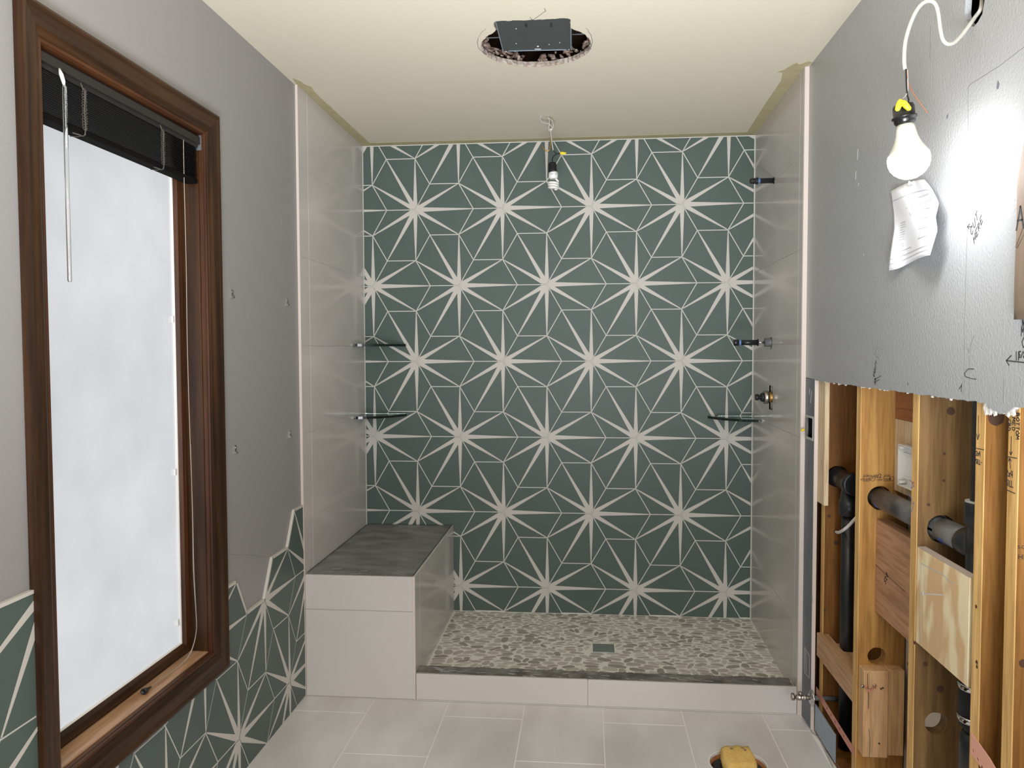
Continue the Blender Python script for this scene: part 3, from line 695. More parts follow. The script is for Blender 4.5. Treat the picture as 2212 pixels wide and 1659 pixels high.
strokes('printed_stamp', [sq(1865, 1029, 1878, 1039), sq(1909, 1029, 1922, 1039), ck(1885, 1034, 5), ck(1927, 1034, 4.5), [at(1882, 1036, 1, yS), at(1885, 1031, 1, yS), at(1888, 1036, 1, yS)]], sN, 'ink', studs[1], .0011, .0004)
text3d('HEM', .014, at(2198, 1208, 1, -2.362), sR, sU, sN, 'ink', studs[4]); text3d('S-DRY', .009, at(2198, 1185, 1, -2.362), sR, sU, sN, 'ink', studs[4])
strokes('pencil_line', [[at(x, y, 1, -1.537) for x, y in ((1874, 1455), (1874, 1475), (1876, 1500), (1876, 1530))]], sN, 'knot', BO[6], .0018)
strokes('pencil_line', [[at(x, y, 1, -1.537) for x, y in ((1877, 1575), (1879, 1600), (1878, 1637))]], sN, 'pencil', BO[6], .002)
# chalk-like scrapes on the plywood
strokes('white_scrape', [[at(x, y, 0, 1.9485) for x, y in L] for L in ([(1990, 1217), (1989, 1385)], [(1990, 1217), (2035, 1240), (2060, 1262)])], (-1, 0, 0), 'smear', BO[3], .0022, .0003)
# ================================================================== WINDOW
win = struct(empty('window_1', (0, (WY0+WY1)/2, WZ0)))
def sweep(name, prof, m, mh, parent=win, rect=(WY0, WY1, WZ0, WZ1), only=None):
    y0, y1, z0, z1 = rect; out = []
    corner = lambda k, d: [(y0-d, z0-d), (y1+d, z0-d), (y1+d, z1+d), (y0-d, z1+d)][k]
    for k in range(4):
        if only is not None and k not in only: continue
        bm = bmesh.new(); n = len(prof)
        A_ = [bm.verts.new((x, *corner(k, d))) for d, x in prof]; B_ = [bm.verts.new((x, *corner((k+1) % 4, d))) for d, x in prof]
        for i in range(n): bm.faces.new((A_[i], A_[(i+1) % n], B_[(i+1) % n], B_[i]))
        bm.faces.new(A_); bm.faces.new(B_[::-1])
        out.append(obj(name, bm, mh if k in (0, 2) else m, parent))
    return out
sweep('casing', [(.062, .0005), (.062, .021), (.056, .023), (.050, .0215), (.046, .019), (.030, .017), (.018, .0165), (.012, .013), (.009, .0115), (.002, .010), (0, .008), (0, .0005)], 'wdark', 'wdarkh')
sweep('inner_bead', [(.0, .0075), (-.002, .0085), (-.008, .0075), (-.009, .003), (-.006, .001), (-.009, -.002), (-.009, -.012), (0, -.012)], 'wred', 'wredh')
JP = [(.025, -.0125), (-.012, -.0125), (-.0125, -.068), (.025, -.068)]
sweep('jamb', JP, 'wdark', 'wredh', only=(1, 2, 3)); sweep('sill', JP, 'wsill', 'wsill', only=(0,))
sweep('sash', [(.024, -.0685), (-.020, -.0685), (-.022, -.062), (-.040, -.064), (-.047, -.074), (-.047, -.085), (.024, -.085)], 'wred', 'wdarkh')
sweep('glazing_bead', [(-.0472, -.074), (-.051, -.076), (-.051, -.0795), (-.0472, -.0795)], 'white', 'white')
boxo('glass_pane', (-.084, -.0798, WY0+.046, WY1-.046, WZ0+.046, WZ1-.046), 'pane', win)
boxo('outer_stop', (-.12, -.086, WY0-.028, WY1+.028, WZ0-.028, WZ1+.028), 'wdark', win)
for (x, y) in ((375, 690), (380, 1020), (386, 1345)):
    p = at(x, y, 0, -.074); boxo('glazing_clip', (-.0785, -.0735, p.y-.004, p.y+.004, p.z-.009, p.z+.009), 'white', win)
adopt(win)
# --- blind
bl = thing('window_blind', 'raised black slatted blind stacked at the top of the frosted window', 'blind', (-.03, (WY0+WY1)/2, 1.87))
by0, by1 = WY0+.014, WY1-.014
bm = bmesh.new(); prism(bm, Frame((0, by0, 0), (1, 0, 0), (0, 0, 1), (0, 1, 0)), [(-.052, 1.975), (-.050, 2.010), (-.008, 2.010), (-.004, 2.004), (-.004, 1.985), (-.010, 1.983), (-.012, 1.975)], 0, by1-by0)
obj('headrail', bm, 'blindh', bl)
boxo('end_bracket', (-.054, -.001, by1, by1+.0015, 1.968, 2.011), 'greyp', bl)
boxo('end_bracket', (-.054, -.001, by0-.0015, by0, 1.968, 2.011), 'greyp', bl)
for k in range(19):
    z = 1.8835+k*.0048; jx = random.uniform(-.0012, .0012)
    bm = bmesh.new(); e0, e1 = by0+.004+random.uniform(0, .002), by1-.004-random.uniform(0, .002); t = .0009
    prism(bm, Frame((jx, e0, z), (1, 0, 0), (0, 0, 1), (0, 1, 0)), [(-.047, 0), (-.03, .0014), (-.012, 0), (-.012, t), (-.03, .0014+t), (-.047, t)], 0, e1-e0)
    obj('slat', bm, 'blind', bl)
boxo('bottom_rail', (-.048, -.011, by0+.003, by1-.003, 1.870, 1.8825), 'matte', bl, .002)
for yc in (at(182, 225, 0, -.01).y, at(352, 320, 0, -.01).y):
    bm = bmesh.new()
    for k in range(15):
        z = 1.884+k*.0062; pts = []
        for t in range(9):
            a = math.pi*2*t/8; pts.append((-.0098+.002*math.cos(a), yc+random.uniform(-.002, .002)+.0075*math.cos(a+.4)*random.uniform(.5, 1.1), z+.0032*math.sin(a)))
        tube(bm, pts, .0008, 5)
    tube(bm, smoothpts([(-.0105, yc-.012, 1.985), (-.008, yc-.006, 1.972), (-.009, yc+.004, 1.965), (-.0085, yc-.002, 1.93), (-.0085, yc, 1.885), (-.010, yc-.004, 1.868), (-.012, yc-.02, 1.866), (-.02, yc-.030, 1.868)]), .0014, 6)
    tube(bm, [(-.009, yc, 1.975), (-.009, yc, 1.87), (-.03, yc, 1.867), (-.046, yc, 1.869)], .0011, 6)
    obj('ladder_cord', bm, 'tie', bl)
wx = .004
wt = [at(139, 183, 0, wx), at(143, 330, 0, wx), at(149, 546, 0, wx)]
lathe('tilt_wand', [(0, .0035), (.004, .0048), (.42, .0045), (.423, .003)], wt[0], wt[2]-wt[0], 'acryl', bl, 6)
tubeo('wand_hook', [at(128, 148, 0, -.003), at(132, 160, 0, .002), at(137, 176, 0, wx), at(139, 188, 0, wx)], [.002, .0045, .004, .0016], 'white', bl, 8)
cp_ = [at(x, y, 0, -.012) for x, y in ((396, 300), (398, 400), (402, 560), (405, 760), (411, 960), (416, 1100), (419, 1230), (424, 1330))]+[at(424, 1362, 0, -.014), at(417, 1395, 0, -.02), at(405, 1420, 0, -.026), at(385, 1440, 0, -.032)]
sill = WZ0+.0125
cp_ += [at(350, 1466, 2, sill+.006), at(325, 1484, 2, sill+.005)]
cp2 = [p+Vector((0, .004*math.sin(i*.7)+.003*(i > 6), 0)) for i, p in enumerate(cp_)]
cp2[-1] = cp_[-1].copy()
pc = tubeo('pull_cord', smoothpts(cp_), .0010, 'cordw', bl, 6)
tubeo('pull_cord', smoothpts(cp2[4:]), .0010, 'cordw', bl, 6)
e = at(303, 1499, 2, sill+.0085); s0 = at(326, 1484, 2, sill+.005)
lathe('tassel', [(0, .0022), (.010, .003), (.022, .006), (.030, .0085), (.036, .0085), (.0365, .006), (.030, .0045)], s0, e-s0, 'blindh', pc, 16)
adopt(bl)
# grout bead along the stepped edge of the left wall tiles
strokes('grout_bead', bead_lines([[(YF, z8-.127+.0), (LU+.0513, z8-.127)]] if False else []), (1, 0, 0), 'ray', wl)
def edge_of(cy, cz, ks): return [hexv(cy, cz, k) for k in ks]
ca, cb, cc, cdn = (LU+SE-.0733*0, 0), 0, 0, 0
hx = [(LU+.1467-.0, LV+.508)]
E1 = edge_of(LU+.1467-.0, LV+.508+0, [2, 3])
TL_ = [(YF-.003, LV+.635), (LU+.0733, LV+.635), (LU, LV+.508), (LU-.1467, LV+.508), (LU-.22, LV+.381), (LU-.3667, LV+.381), (LU-.44, LV+.508), (LU-.53, LV+.508)]
strokes('grout_bead', [[Vector((0, y, z+.0035)) for y, z in TL_]], (1, 0, 0), 'ray', wl, .0075, .0095)
st2 = [(-2.44, LV+.762)]; yy = LU-1.3200-.1467+.0
yc_ = LU-.22*6-.0733
while yc_ > YB+.5:
    st2 += [(yc_-.0733-.0000, LV+.762), (yc_-.1467, LV+.635), (yc_-.2933, LV+.635), (yc_-.3667, LV+.762)]; yc_ -= .44
strokes('grout_bead', [[Vector((0, y, z+.003)) for y, z in st2]], (1, 0, 0), 'ray', wl, .0075, .0095)
strokes('sealant_line', [[Vector((0, WY1+.065, .395)), Vector((0, WY1+.065, .03))][:0]], (1, 0, 0), 'ray', wl)
strokes('floor_caulk', [[Vector((.0085, YF-.002, .0012)), Vector((.0085, YB, .0012))]], (0, 0, 1), 'grout', wl, .005, .002)
strokes('hairline_crack', [[at(x, y, 0, 0) for x, y in ((493, 1197), (510, 1199), (530, 1198), (552, 1201), (578, 1203))]], (1, 0, 0), 'pencil', wl, .0009, .0003)
strokes('wall_nick', [[at(x, y, 0, 0) for x, y in L] for L in ([(607, 470), (609, 482)], [(596, 1168), (592, 1175)], [(542, 1116), (543, 1122)])], (1, 0, 0), 'smear', wl, .0012, .0003)
# ================================================================== SHOWER FITTINGS
# --- bench
bn = thing('shower_bench', 'boxy shower bench clad in pale tile with bare dark mortar top', 'bench', (.23, -.46, 0))
BX = .4535; BZ = .4915
boxo('core', (.012, BX-.002, YF+.004, -.008, 0, BZ-.004), 'wjoint', bn)
bm = bmesh.new()
NX, NY = 24, 44
gv = [[bm.verts.new((.0105+(BX-.0205)*i/NX, YF+.0095+(abs(YF)-.018)*j/NY, BZ-.001+random.uniform(-.0006, .0006)+.0012*math.sin(i*.9)*math.sin(j*.5))) for j in range(NY+1)] for i in range(NX+1)]
for i in range(NX):
    for j in range(NY): bm.faces.new((gv[i][j], gv[i+1][j], gv[i+1][j+1], gv[i][j+1]))
obj('mortar_top', bm, 'mortar', bn, True)
f1 = Frame((.0105, YF+.0085, 0), (1, 0, 0), (0, 0, 1), (0, -1, 0))
f2 = Frame((BX-.0085, YF+.003, 0), (0, 1, 0), (0, 0, 1), (1, 0, 0))
def tl(fr, a, b2, c, d, parent, th=.0085, nm='tile', m='wtile'):
    g_ = .001; bm = bmesh.new(); prism(bm, fr, [(a+g_, c+g_), (b2-g_, c+g_), (b2-g_, d-g_), (a+g_, d-g_)], 0, th, .0006); return obj(nm, bm, m, parent)
tl(f1, 0, BX-.0175, 0.002, .352, bn); tl(f1, 0, BX-.0175, .352, BZ, bn)
for a, b2 in ((.001, .093), (.093, .918)):
    for c, d in ((.002, .350), (.350, BZ)): tl(f2, a, b2, c, d, bn)
boxo('corner_trim', (BX-.008, BX+.001, YF-.001, YF+.008, .001, BZ), 'edge', bn)
strokes('thinset_smear', [[Vector((x+random.uniform(-.02, .02), y, BZ+.0006)), Vector((x+random.uniform(.0, .03), y+random.uniform(-.02, .02), BZ+.0006))] for x, y in [(random.uniform(.05, .40), random.choice([random.uniform(-.91, -.85), random.uniform(-.2, -.02)])) for _ in range(26)]], (0, 0, 1), 'smear', bn, .0022, .0003)
strokes('board_gap', [[Vector((.012, -.010, BZ+.0012)), Vector((BX-.012, -.010, BZ+.0012))], [Vector((.012, -.90, BZ+.0012)), Vector((.012, -.02, BZ+.0012))], [Vector((BX-.0095, -.91, BZ+.0012)), Vector((BX-.0095, -.02, BZ+.0012))]], (0, 0, 1), 'black', bn, .003, .0004)
adopt(bn)
# --- curb
cb_ = thing('shower_curb', 'low shower curb with pale tile face and rough dark mortar on top', 'curb', (1.18, -.89, 0))
CZ = .1035
boxo('core', (BX+.003, 1.913, YF+.004, -.851, 0, CZ-.006), 'wjoint', cb_)
bm = bmesh.new(); NX, NY = 200, 10; top = []
for i in range(NX+1):
    x = BX+.002+(1.9075-BX-.003)*i/NX; row = []
    for j in range(NY+1):
        edge = random.uniform(-.003, .003) if j in (NY,) else 0
        row.append(bm.verts.new((x, YF+.0095+(.079)*j/NY+edge, CZ+.0012*math.sin(i*.31+j)+random.uniform(-.0011, .0011)-(.001 if j == NY else 0))))
    top.append(row)
for i in range(NX):
    for j in range(NY): bm.faces.new((top[i][j], top[i+1][j], top[i+1][j+1], top[i][j+1]))
low = [[bm.verts.new((r_[k].co.x, r_[k].co.y, .045)) for r_ in top] for k in (0, NY)]
for i in range(NX):
    bm.faces.new((top[i][0], low[0][i], low[0][i+1], top[i+1][0])); bm.faces.new((top[i][NY], top[i+1][NY], low[1][i+1], low[1][i]))
obj('mortar_top', bm, 'curbm', cb_, True)
cf = Frame((0, YF+.0085, 0), (1, 0, 0), (0, 0, 1), (0, -1, 0))
tl(cf, BX+.002, 1.1305, .002, CZ+.003, cb_); tl(cf, 1.1305, 1.9165, .002, CZ+.003, cb_)
strokes('thinset_smear', [[Vector((x, y, CZ+.0015)), Vector((x+random.uniform(.01, .035), y+random.uniform(-.012, .012), CZ+.0018))] for x, y in [(random.choice([random.uniform(.50, .62), random.uniform(.5, 1.88), random.uniform(.5, 1.88)]), random.uniform(-.912, -.862)) for _ in range(34)]], (0, 0, 1), 'smear', cb_, .004, .0004)
strokes('base_caulk', [[Vector((BX+.006, YF-.002, .0008)), Vector((1.915, YF-.002, .0008))]], (0, 0, 1), 'grout', cb_, .005, .002)
adopt(cb_)
# --- drain cover
dc = boxo('drain_cover', (DR[0], DR[1], DR[2], DR[3], PAN-.001, PAN+.0025), 'drain', None, .0006)
tag(dc, 'small square green tile insert drain cover among the floor pebbles', 'drain')
# --- corner shelves
def shelf(label, cx, sgn, cy, z, rx, ry, tilt=0):
    t = thing('corner_shelf', label, 'shelf', (cx, cy, z-.005), 'glass corner shelves in the shower')
    pts = [(0, 0), (rx, 0)]
    # bowed front edge between the two wall ends
    P0, P2 = Vector((rx, 0)), Vector((0, -ry)); mid = (P0+P2)/2; out = Vector((ry, -rx)).normalized()
    arc = []
    for k in range(17):
        u = k/16; p = P0.lerp(P2, u)+Vector((out.x, out.y))*.050*4*u*(1-u)*.95; arc.append((p.x, p.y))
    arc = [(rx, -.012)]+arc[1:-1]+[(.012, -ry), (0, -ry)]
    poly = [(0, 0), (rx, 0)]+arc
    fr = Frame((cx, cy, z-.005), (sgn, 0, 0), (0, 1, 0), (0, 0, 1))
    bm = bmesh.new(); prism(bm, fr, inset(poly, .0012), 0, .012, 0); obj('glass_plate', bm, 'glass', t)
    bm = bmesh.new()
    for a, b2 in zip(poly[1:], poly[2:]):
        d = (Vector(b2)-Vector(a)); nn = Vector((d.y, -d.x)).normalized()*.0008
        q = [a, b2, (b2[0]+nn.x, b2[1]+nn.y), (a[0]+nn.x, a[1]+nn.y)]
        if d.length > 1e-5: prism(bm, fr, q, .0002, .0118)
    obj('ground_edge', bm, 'gedge', t)
    adopt(t); return t
shelf('upper glass corner shelf on the left, at eye level over the bench', .004, 1, -.008, 1.405, .213, .212)
shelf('lower glass corner shelf on the left, between the upper shelf and the bench', .004, 1, -.008, 1.053, .213, .212)
shelf('single glass corner shelf in the right corner below the valve', 1.927, -1, -.008, 1.048, .210, .215)
# --- shower arm stub
def stub(nm, label, p, ex, hold=None):
    t = thing(nm, label, 'pipe', (1.93, p.y, p.z))
    return t
p = at(1672, 390, 0, 1.925)
t = thing('pipe_stub', 'black threaded pipe stub high on the right shower wall for the shower head', 'pipe', (1.925, p.y, p.z))
lathe('pipe', [(-.02, .0115), (.058, .0115), (.062, .013)], (1.924, p.y, p.z), (-1, 0, 0), 'abs', t, 16)
lathe('flange', [(0, .0145), (.003, .0145), (.0035, .012)], (1.9255, p.y, p.z), (-1, 0, 0), 'black', t, 16)
lathe('blue_band', [(0, .0125), (.009, .0125)], (1.866, p.y, p.z), (-1, 0, 0), 'lightblue', t, 16)
lathe('cap', [(0, .0155), (.006, .0155), (.008, .013), (.028, .0125), (.033, .009), (.034, .001)], (1.857, p.y, p.z), (-1, 0, 0), 'abs', t, 10)
adopt(t)
py, pz = -.402, 1.409
t = thing('pipe_stub', 'black threaded pipe stub at mid height on the right shower wall in a grey sleeve', 'pipe', (1.925, py, pz))
lathe('sleeve', [(-.03, .019), (.022, .019), (.0225, .014)], (1.922, py, pz), (-1, 0, 0), 'greyp', t, 20)
lathe('nipple', [(0, .005), (.035, .005)], (1.90, py, pz), (-1, 0, 0), 'chrome', t, 12)
lathe('flange', [(0, .016), (.0025, .016), (.005, .012)], (1.872, py, pz), (-1, 0, 0), 'black', t, 16)
lathe('pipe', [(0, .012), (.075, .0115)], (1.869, py, pz), (-1, 0, 0), 'abs', t, 16)
lathe('blue_band', [(0, .0128), (.009, .0128)], (1.798, py, pz), (-1, 0, 0), 'lightblue', t, 16)
lathe('cap', [(0, .0145), (.018, .0145), (.022, .012), (.0225, .001)], (1.789, py, pz), (-1, 0, 0), 'abs', t, 10)
adopt(t)
# --- mixing valve
vy, vz = -.412, 1.170
t = thing('shower_valve', 'shower mixing valve body without handle sitting in a square wall cut-out', 'valve', (1.95, vy, vz))
lathe('brass_body', [(-.03, .022), (.034, .022), (.036, .018)], (1.945, vy, vz), (-1, 0, 0), 'brass', t, 20)
lathe('chrome_collar', [(0, .0275), (.004, .029), (.018, .029), (.020, .026)], (1.915, vy, vz), (-1, 0, 0), 'dchrome', t, 24)
lathe('cartridge', [(0, .020), (.010, .020), (.011, .015), (.016, .0145), (.017, .008), (.022, .008), (.0225, .014), (.036, .0135), (.037, .010)], (1.896, vy, vz), (-1, 0, 0), 'abs', t, 14)
adopt(t)
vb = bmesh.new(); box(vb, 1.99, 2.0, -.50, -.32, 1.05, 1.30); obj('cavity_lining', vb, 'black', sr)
# --- hanging compact fluorescent bulb
CY = -.42; q = lambda x, y, Y=CY: at(x, y, 1, Y)
t = thing('pendant_bulb', 'unlit white spiral bulb in black socket hanging from the shower ceiling', 'light bulb', q(1193, 250))
top_ = at(1186, 250, 2, H)
tubeo('white_cable', smoothpts([at(1192, 249, 2, H+.004), q(1184, 250), q(1172, 249), q(1167, 255), q(1171, 264), q(1186, 268), q(1193, 276), q(1190, 283), q(1185, 279), q(1187, 262), q(1183, 253), q(1193, 262), q(1195, 275), q(1190, 280), q(1191, 300), q(1195, 325)]), .0028, 'cable', t, 8)
lathe('cable_tie', [(0, .0065), (.004, .0065)], q(1190, 279), (0, 0, -1), 'white', t, 10)
tubeo('black_wire', smoothpts([q(1195, 324), q(1201, 331), q(1207, 332), q(1212, 331)]), .0016, 'rubber', t, 6)
tubeo('black_wire', smoothpts([q(1210, 331), q(1200, 334), q(1194, 341), q(1193, 351)]), .0022, 'rubber', t, 6)
a, b2 = q(1210, 331), q(1223, 331)
lathe('wire_nut', [(0, .0065), (.012, .0065), (.026, .0035), (.027, .001)], a, b2-a, 'yellow', t, 10)
s0 = q(1193, 350)
lathe('socket', [(0, .005), (.003, .0155), (.012, .0185), (.03, .0185), (.031, .0195), (.043, .0185), (.048, .015)], s0, (.03, 0, -1), 'rubber', t, 20)
s1 = q(1195, 371.5)
lathe('ballast', [(0, .017), (.006, .020), (.024, .0205), (.027, .018), (.031, .016)], s1, (.02, 0, -1), 'white', t, 24)
text3d('13W 120V', .0095, s1+Vector((-.0175, -.0206, -.016)), sR, sU, sN, 'print', t).name = 'printed_marking'
s2 = q(1195.5, 390); pts = []
for k in range(3*16+1):
    a = 2*math.pi*k/16; r = .0205-.001*(k > 40); pts.append(s2+Vector((r*math.cos(a), r*math.sin(a)-.0, -.004-.0105*k/16)))
pts = [s2+Vector((.008, 0, .010))]+pts+[s2+Vector((.010, -.004, -.040)), s2+Vector((.004, 0, -.036))]
tubeo('spiral_tube', pts, .0048, 'white', t, 10)
adopt(t)
# brass cup hook
t = tubeo('cup_hook', smoothpts([q(1189, 297, -.40), q(1188, 320, -.40), q(1184, 326, -.40), q(1177, 325, -.40), q(1173, 319, -.40), q(1172, 315, -.40)])[0:], .0026, 'brass', None, 10)
h0 = q(1189, 297, -.40)
bm = bmesh.new(); bm.from_mesh(t.data); tube(bm, [h0, Vector((h0.x, -.40, H))], .0012, 8); bm.to_mesh(t.data); bm.free()
tag(t, 'small brass hook on a thin rod beside the hanging spiral bulb', 'hook')
# ================================================================== CEILING HOUSING
hz = H+.004
t = thing('fan_housing', 'dark grey steel fan housing set in the ragged round ceiling opening', 'vent fan', (.955, -1.305, hz))
pc = [(.838, -1.434), (1.078, -1.437), (1.074, -1.172), (.836, -1.180)]
bm = bmesh.new(); prism(bm, Frame((0, 0, hz), (1, 0, 0), (0, 1, 0), (0, 0, 1)), pc, 0, .20); obj('case', bm, 'steel', t)
bm = bmesh.new()
pcb = [Vector((x, y, hz)) for x, y in pc]
ribbons(bm, [[pcb[1]+Vector((-.003, 0, 0)), pcb[2]+Vector((-.003, 0, 0))], [pcb[2]+Vector((-.02, .001, 0)), pcb[3]+Vector((.02, .001, 0))], [pcb[3]+Vector((.001, 0, 0)), pcb[0]+Vector((.001, 0, 0))]], (0, 0, -1), .003, .0012)
obj('folded_lip', bm, 'galv', t)
bm = bmesh.new()
bm.free()
for x, y in ((1115, 62), (1115, 94), (1186, 96), (1209, 92), (1093, 111), (1229, 107)):
    p = at(x, y, 2, hz); obj('rivet', cyl(p+Vector((0, 0, .001)), (0, 0, -1), .0022, .0016, 8), 'white', t)
p = at(1162, 100, 2, hz); lathe('screw', [(0, .004), (.0015, .003)], p, (0, 0, -1), 'white', t, 10)
a, b2 = at(1156, 106, 2, hz), at(1168, 106, 2, hz); strokes('slot', [[a, b2]], (0, 0, -1), 'white', t, .004, .0008)
for x in (1136, 1190): strokes('tab', [[at(x, 50, 2, hz), at(x+1, 56, 2, hz)]], (0, 0, -1), 'black', t, .006, .003)
for sx, x in ((-1, .836), (1, 1.076)):
    tubeo('mounting_wire', [Vector((x, -1.25, hz+.02)), Vector((x+sx*.05, -1.25, hz+.02)), Vector((x+sx*.07, -1.26, hz+.022))], .002, 'greyp', t, 6)
adopt(t)
# ================================================================== LED BULB ON THE RIGHT WALL
LY = -2.21; q = lambda x, y, Y=LY: at(x, y, 1, Y)
t = thing('hanging_lamp', 'lit white bulb in a black socket hanging on a white cable by the grey wall', 'light bulb', q(1960, 200))
sc = (q(1964, 370)-q(1964, 369)).length
ax_ = (q(1967, 389)-q(1951, 232)).normalized()
s0 = q(1951, 226)
pr = lambda L: [(a*sc, b_*sc) for a, b_ in L]
lathe('socket', pr([(0, 8), (1, 20), (6, 22), (26, 22), (27, 26), (30, 26), (31, 22), (38, 22), (44, 18)]), s0, ax_, 'black', t, 28)
lathe('bulb_body', pr([(43, 17.5), (55, 19.5), (68, 22), (80, 26), (92, 32), (100, 37), (107, 40.5), (108, 40)]), s0, ax_, 'bulbw', t, 32)
lathe('bulb_dome', pr([(107.6, 40.6), (112, 42.2), (120, 43), (130, 41.8), (140, 38), (148, 32), (155, 23), (160, 13), (162, 0)]), s0, ax_, 'dome', t, 32)
Yc = lambda k: -2.172+(LY+2.172)*min(1, k/9)
cps = [(2122, -12), (2120, 15), (2108, 35), (2097, 50), (2078, 75), (2062, 91), (2048, 95), (2037, 86), (2031, 62), (2027, 30), (2020, 8), (2006, 2), (1990, 10), (1976, 30), (1963, 62), (1955, 95), (1953, 130), (1955, 150)]
cw = [at(2122, -12, 0, DX+.03)]+[at(2119, 18, 0, DX+.008)]+[at(x, y, 1, Yc(i)) for i, (x, y) in enumerate(cps[2:])]
tubeo('white_cable', smoothpts(cw), .0042, 'cable', t, 10)
tubeo('black_wire', smoothpts([q(1957, 148), q(1958, 180), q(1960, 205), q(1963, 216), q(1960, 226)]), .0017, 'rubber', t, 8)
tubeo('copper_wire', smoothpts([q(1959, 150), q(1961, 173), q(1968, 193), q(1982, 215), q(2004, 244)]), .0011, 'copperw', t, 8)
tubeo('white_wire', smoothpts([q(1960, 150), q(1961, 190), q(1957, 206), q(1949, 214)]), .0012, 'cable', t, 8)
for (x0, y0, x1, y1) in ((1946, 216, 1937, 240), (1949, 219, 1961, 232)):
    a, b2 = at(x0, y0, 1, LY-.028), at(x1, y1, 1, LY-.030)
    lathe('wire_nut', [(0, .0045), (.006, .0062), (.014, .0058), (.022, .0046), (.0245, .001)], a, b2-a, 'yellow', t, 12)
adopt(t)
# ================================================================== PAPER, BAG
t = thing('sheet_of_paper', 'crumpled white printed sheet pinned to the grey wall under the lit bulb', 'paper', (DX-.01, -1.86, 1.59))
NX, NY = 28, 22
def paperP(u, v):
    xl = np.interp(v, (0, .22, .47, .84, 1), (1923, 1928, 1931, 1921, 1918)); xr = np.interp(v, (0, .12, .31, .5, .67, 1), (1997, 2013, 2028, 2021, 2025, 2009))
    x = xl+(xr-xl)*u; y = (414+171*v)*(1-u)+(387+165*v)*u+3*math.sin(u*6)*v-5*math.sin(math.pi*u)*(1-v)
    off = .004+.024*v*(.4+.6*u)+.010*math.sin(u*5+v*3)*v+.006*math.sin(u*9-v*6)+.022*u*u*math.sin(math.pi*v)
    off = max(off, .003) if not (abs(u-.52) < .1 and v < .12) else .003
    return at(x, y, 0, DX-off)
bm = bmesh.new(); gv = [[bm.verts.new(paperP(i/NX, j/NY)) for j in range(NY+1)] for i in range(NX+1)]
for i in range(NX):
    for j in range(NY): bm.faces.new((gv[i][j], gv[i+1][j], gv[i+1][j+1], gv[i][j+1]))
po = obj('sheet', bm, 'paper', t, True)
md = po.modifiers.new('s', 'SOLIDIFY'); md.thickness = .0004; md.offset = 0
def onp(u, v): return paperP(u, v)+Vector((-.0007, 0, 0))
lines = [[onp(k/12, .13) for k in range(13)], [onp(k/12, .86) for k in range(13)], [onp(k/12, .92) for k in range(13)]]
for r_ in range(13): lines.append([onp(.16+k*.02, .43+r_*.03) for k in range(random.randint(4, 8))])
lines.append([onp(.16+k*.04, .43+12*.03) for k in range(9)])
for r_ in range(4): lines.append([onp(.60+.02*k, .36+r_*.12) for k in range(12)])
for r_ in range(5): lines.append([onp(.62+.06*r_, .36+.03*k) for k in range(13)])
lines += [[onp(.3, .28), onp(.42, .26), onp(.46, .33), onp(.40, .38), onp(.36, .34)], [onp(.62, .2), onp(.88, .18), onp(.88, .25), onp(.6, .28)]]
strokes('printed_lines', lines, (-1, 0, 0), 'print', t, .0009, .0002)
p = at(1974, 395, 0, DX-.004)
lathe('push_pin', [(0, .005), (.002, .005), (.003, .0028), (.009, .0028), (.010, .0052), (.012, .0052)], p, (-1, 0, 0), 'white', t, 14)
adopt(t)
# brown bag at the edge of the picture
t = thing('paper_bag', 'brown paper bag hanging on the grey wall at the right edge', 'bag', (DX-.02, -2.48, 1.43))
bm = bmesh.new(); N1, N2 = 8, 16
def bagp(u, v):
    y = at(2190, 690, 0, DX-.012).y-.22*u; z = 1.433+(1.785-1.433)*v
    edge = .0015*math.sin(v*9)-(.030*max(0, (v-.72))/.28 if v > .72 else 0)
    return Vector((DX-.012-.012*math.sin(min(1, u*2.2)*math.pi/2)-.003*math.sin(v*9+u*8)*min(1, u*4), y+edge*(1-u), z))
gv = [[bm.verts.new(bagp(i/N1, j/N2)) for j in range(N2+1)] for i in range(N1+1)]
bk = [[bm.verts.new((DX-.0015, gv[i][j].co.y, gv[i][j].co.z)) for j in range(N2+1)] for i in range(N1+1)]
for i in range(N1):
    for j in range(N2): bm.faces.new((gv[i][j], gv[i][j+1], gv[i+1][j+1], gv[i+1][j])); bm.faces.new((bk[i][j], bk[i+1][j], bk[i+1][j+1], bk[i][j+1]))
for j in range(N2):
    for i in (0, N1): bm.faces.new((gv[i][j], gv[i][j+1], bk[i][j+1], bk[i][j]))
for i in range(N1):
    for j in (0, N2): bm.faces.new((gv[i][j], gv[i+1][j], bk[i+1][j], bk[i][j]))
obj('bag', bm, 'kraft', t, True)
strokes('handwriting', letters('Au', at(2196, 497, 0, DX-.029), Rw, Uw, .040, .02, .75), (-1, 0, 0), 'ink', t, .0035, .0012)
strokes('fold', [[bagp(.02, .38)+Vector((-.001, 0, 0)), bagp(.25, .5)+Vector((-.002, 0, 0))]], (-1, 0, 0), 'knot', t, .0015)
adopt(t)
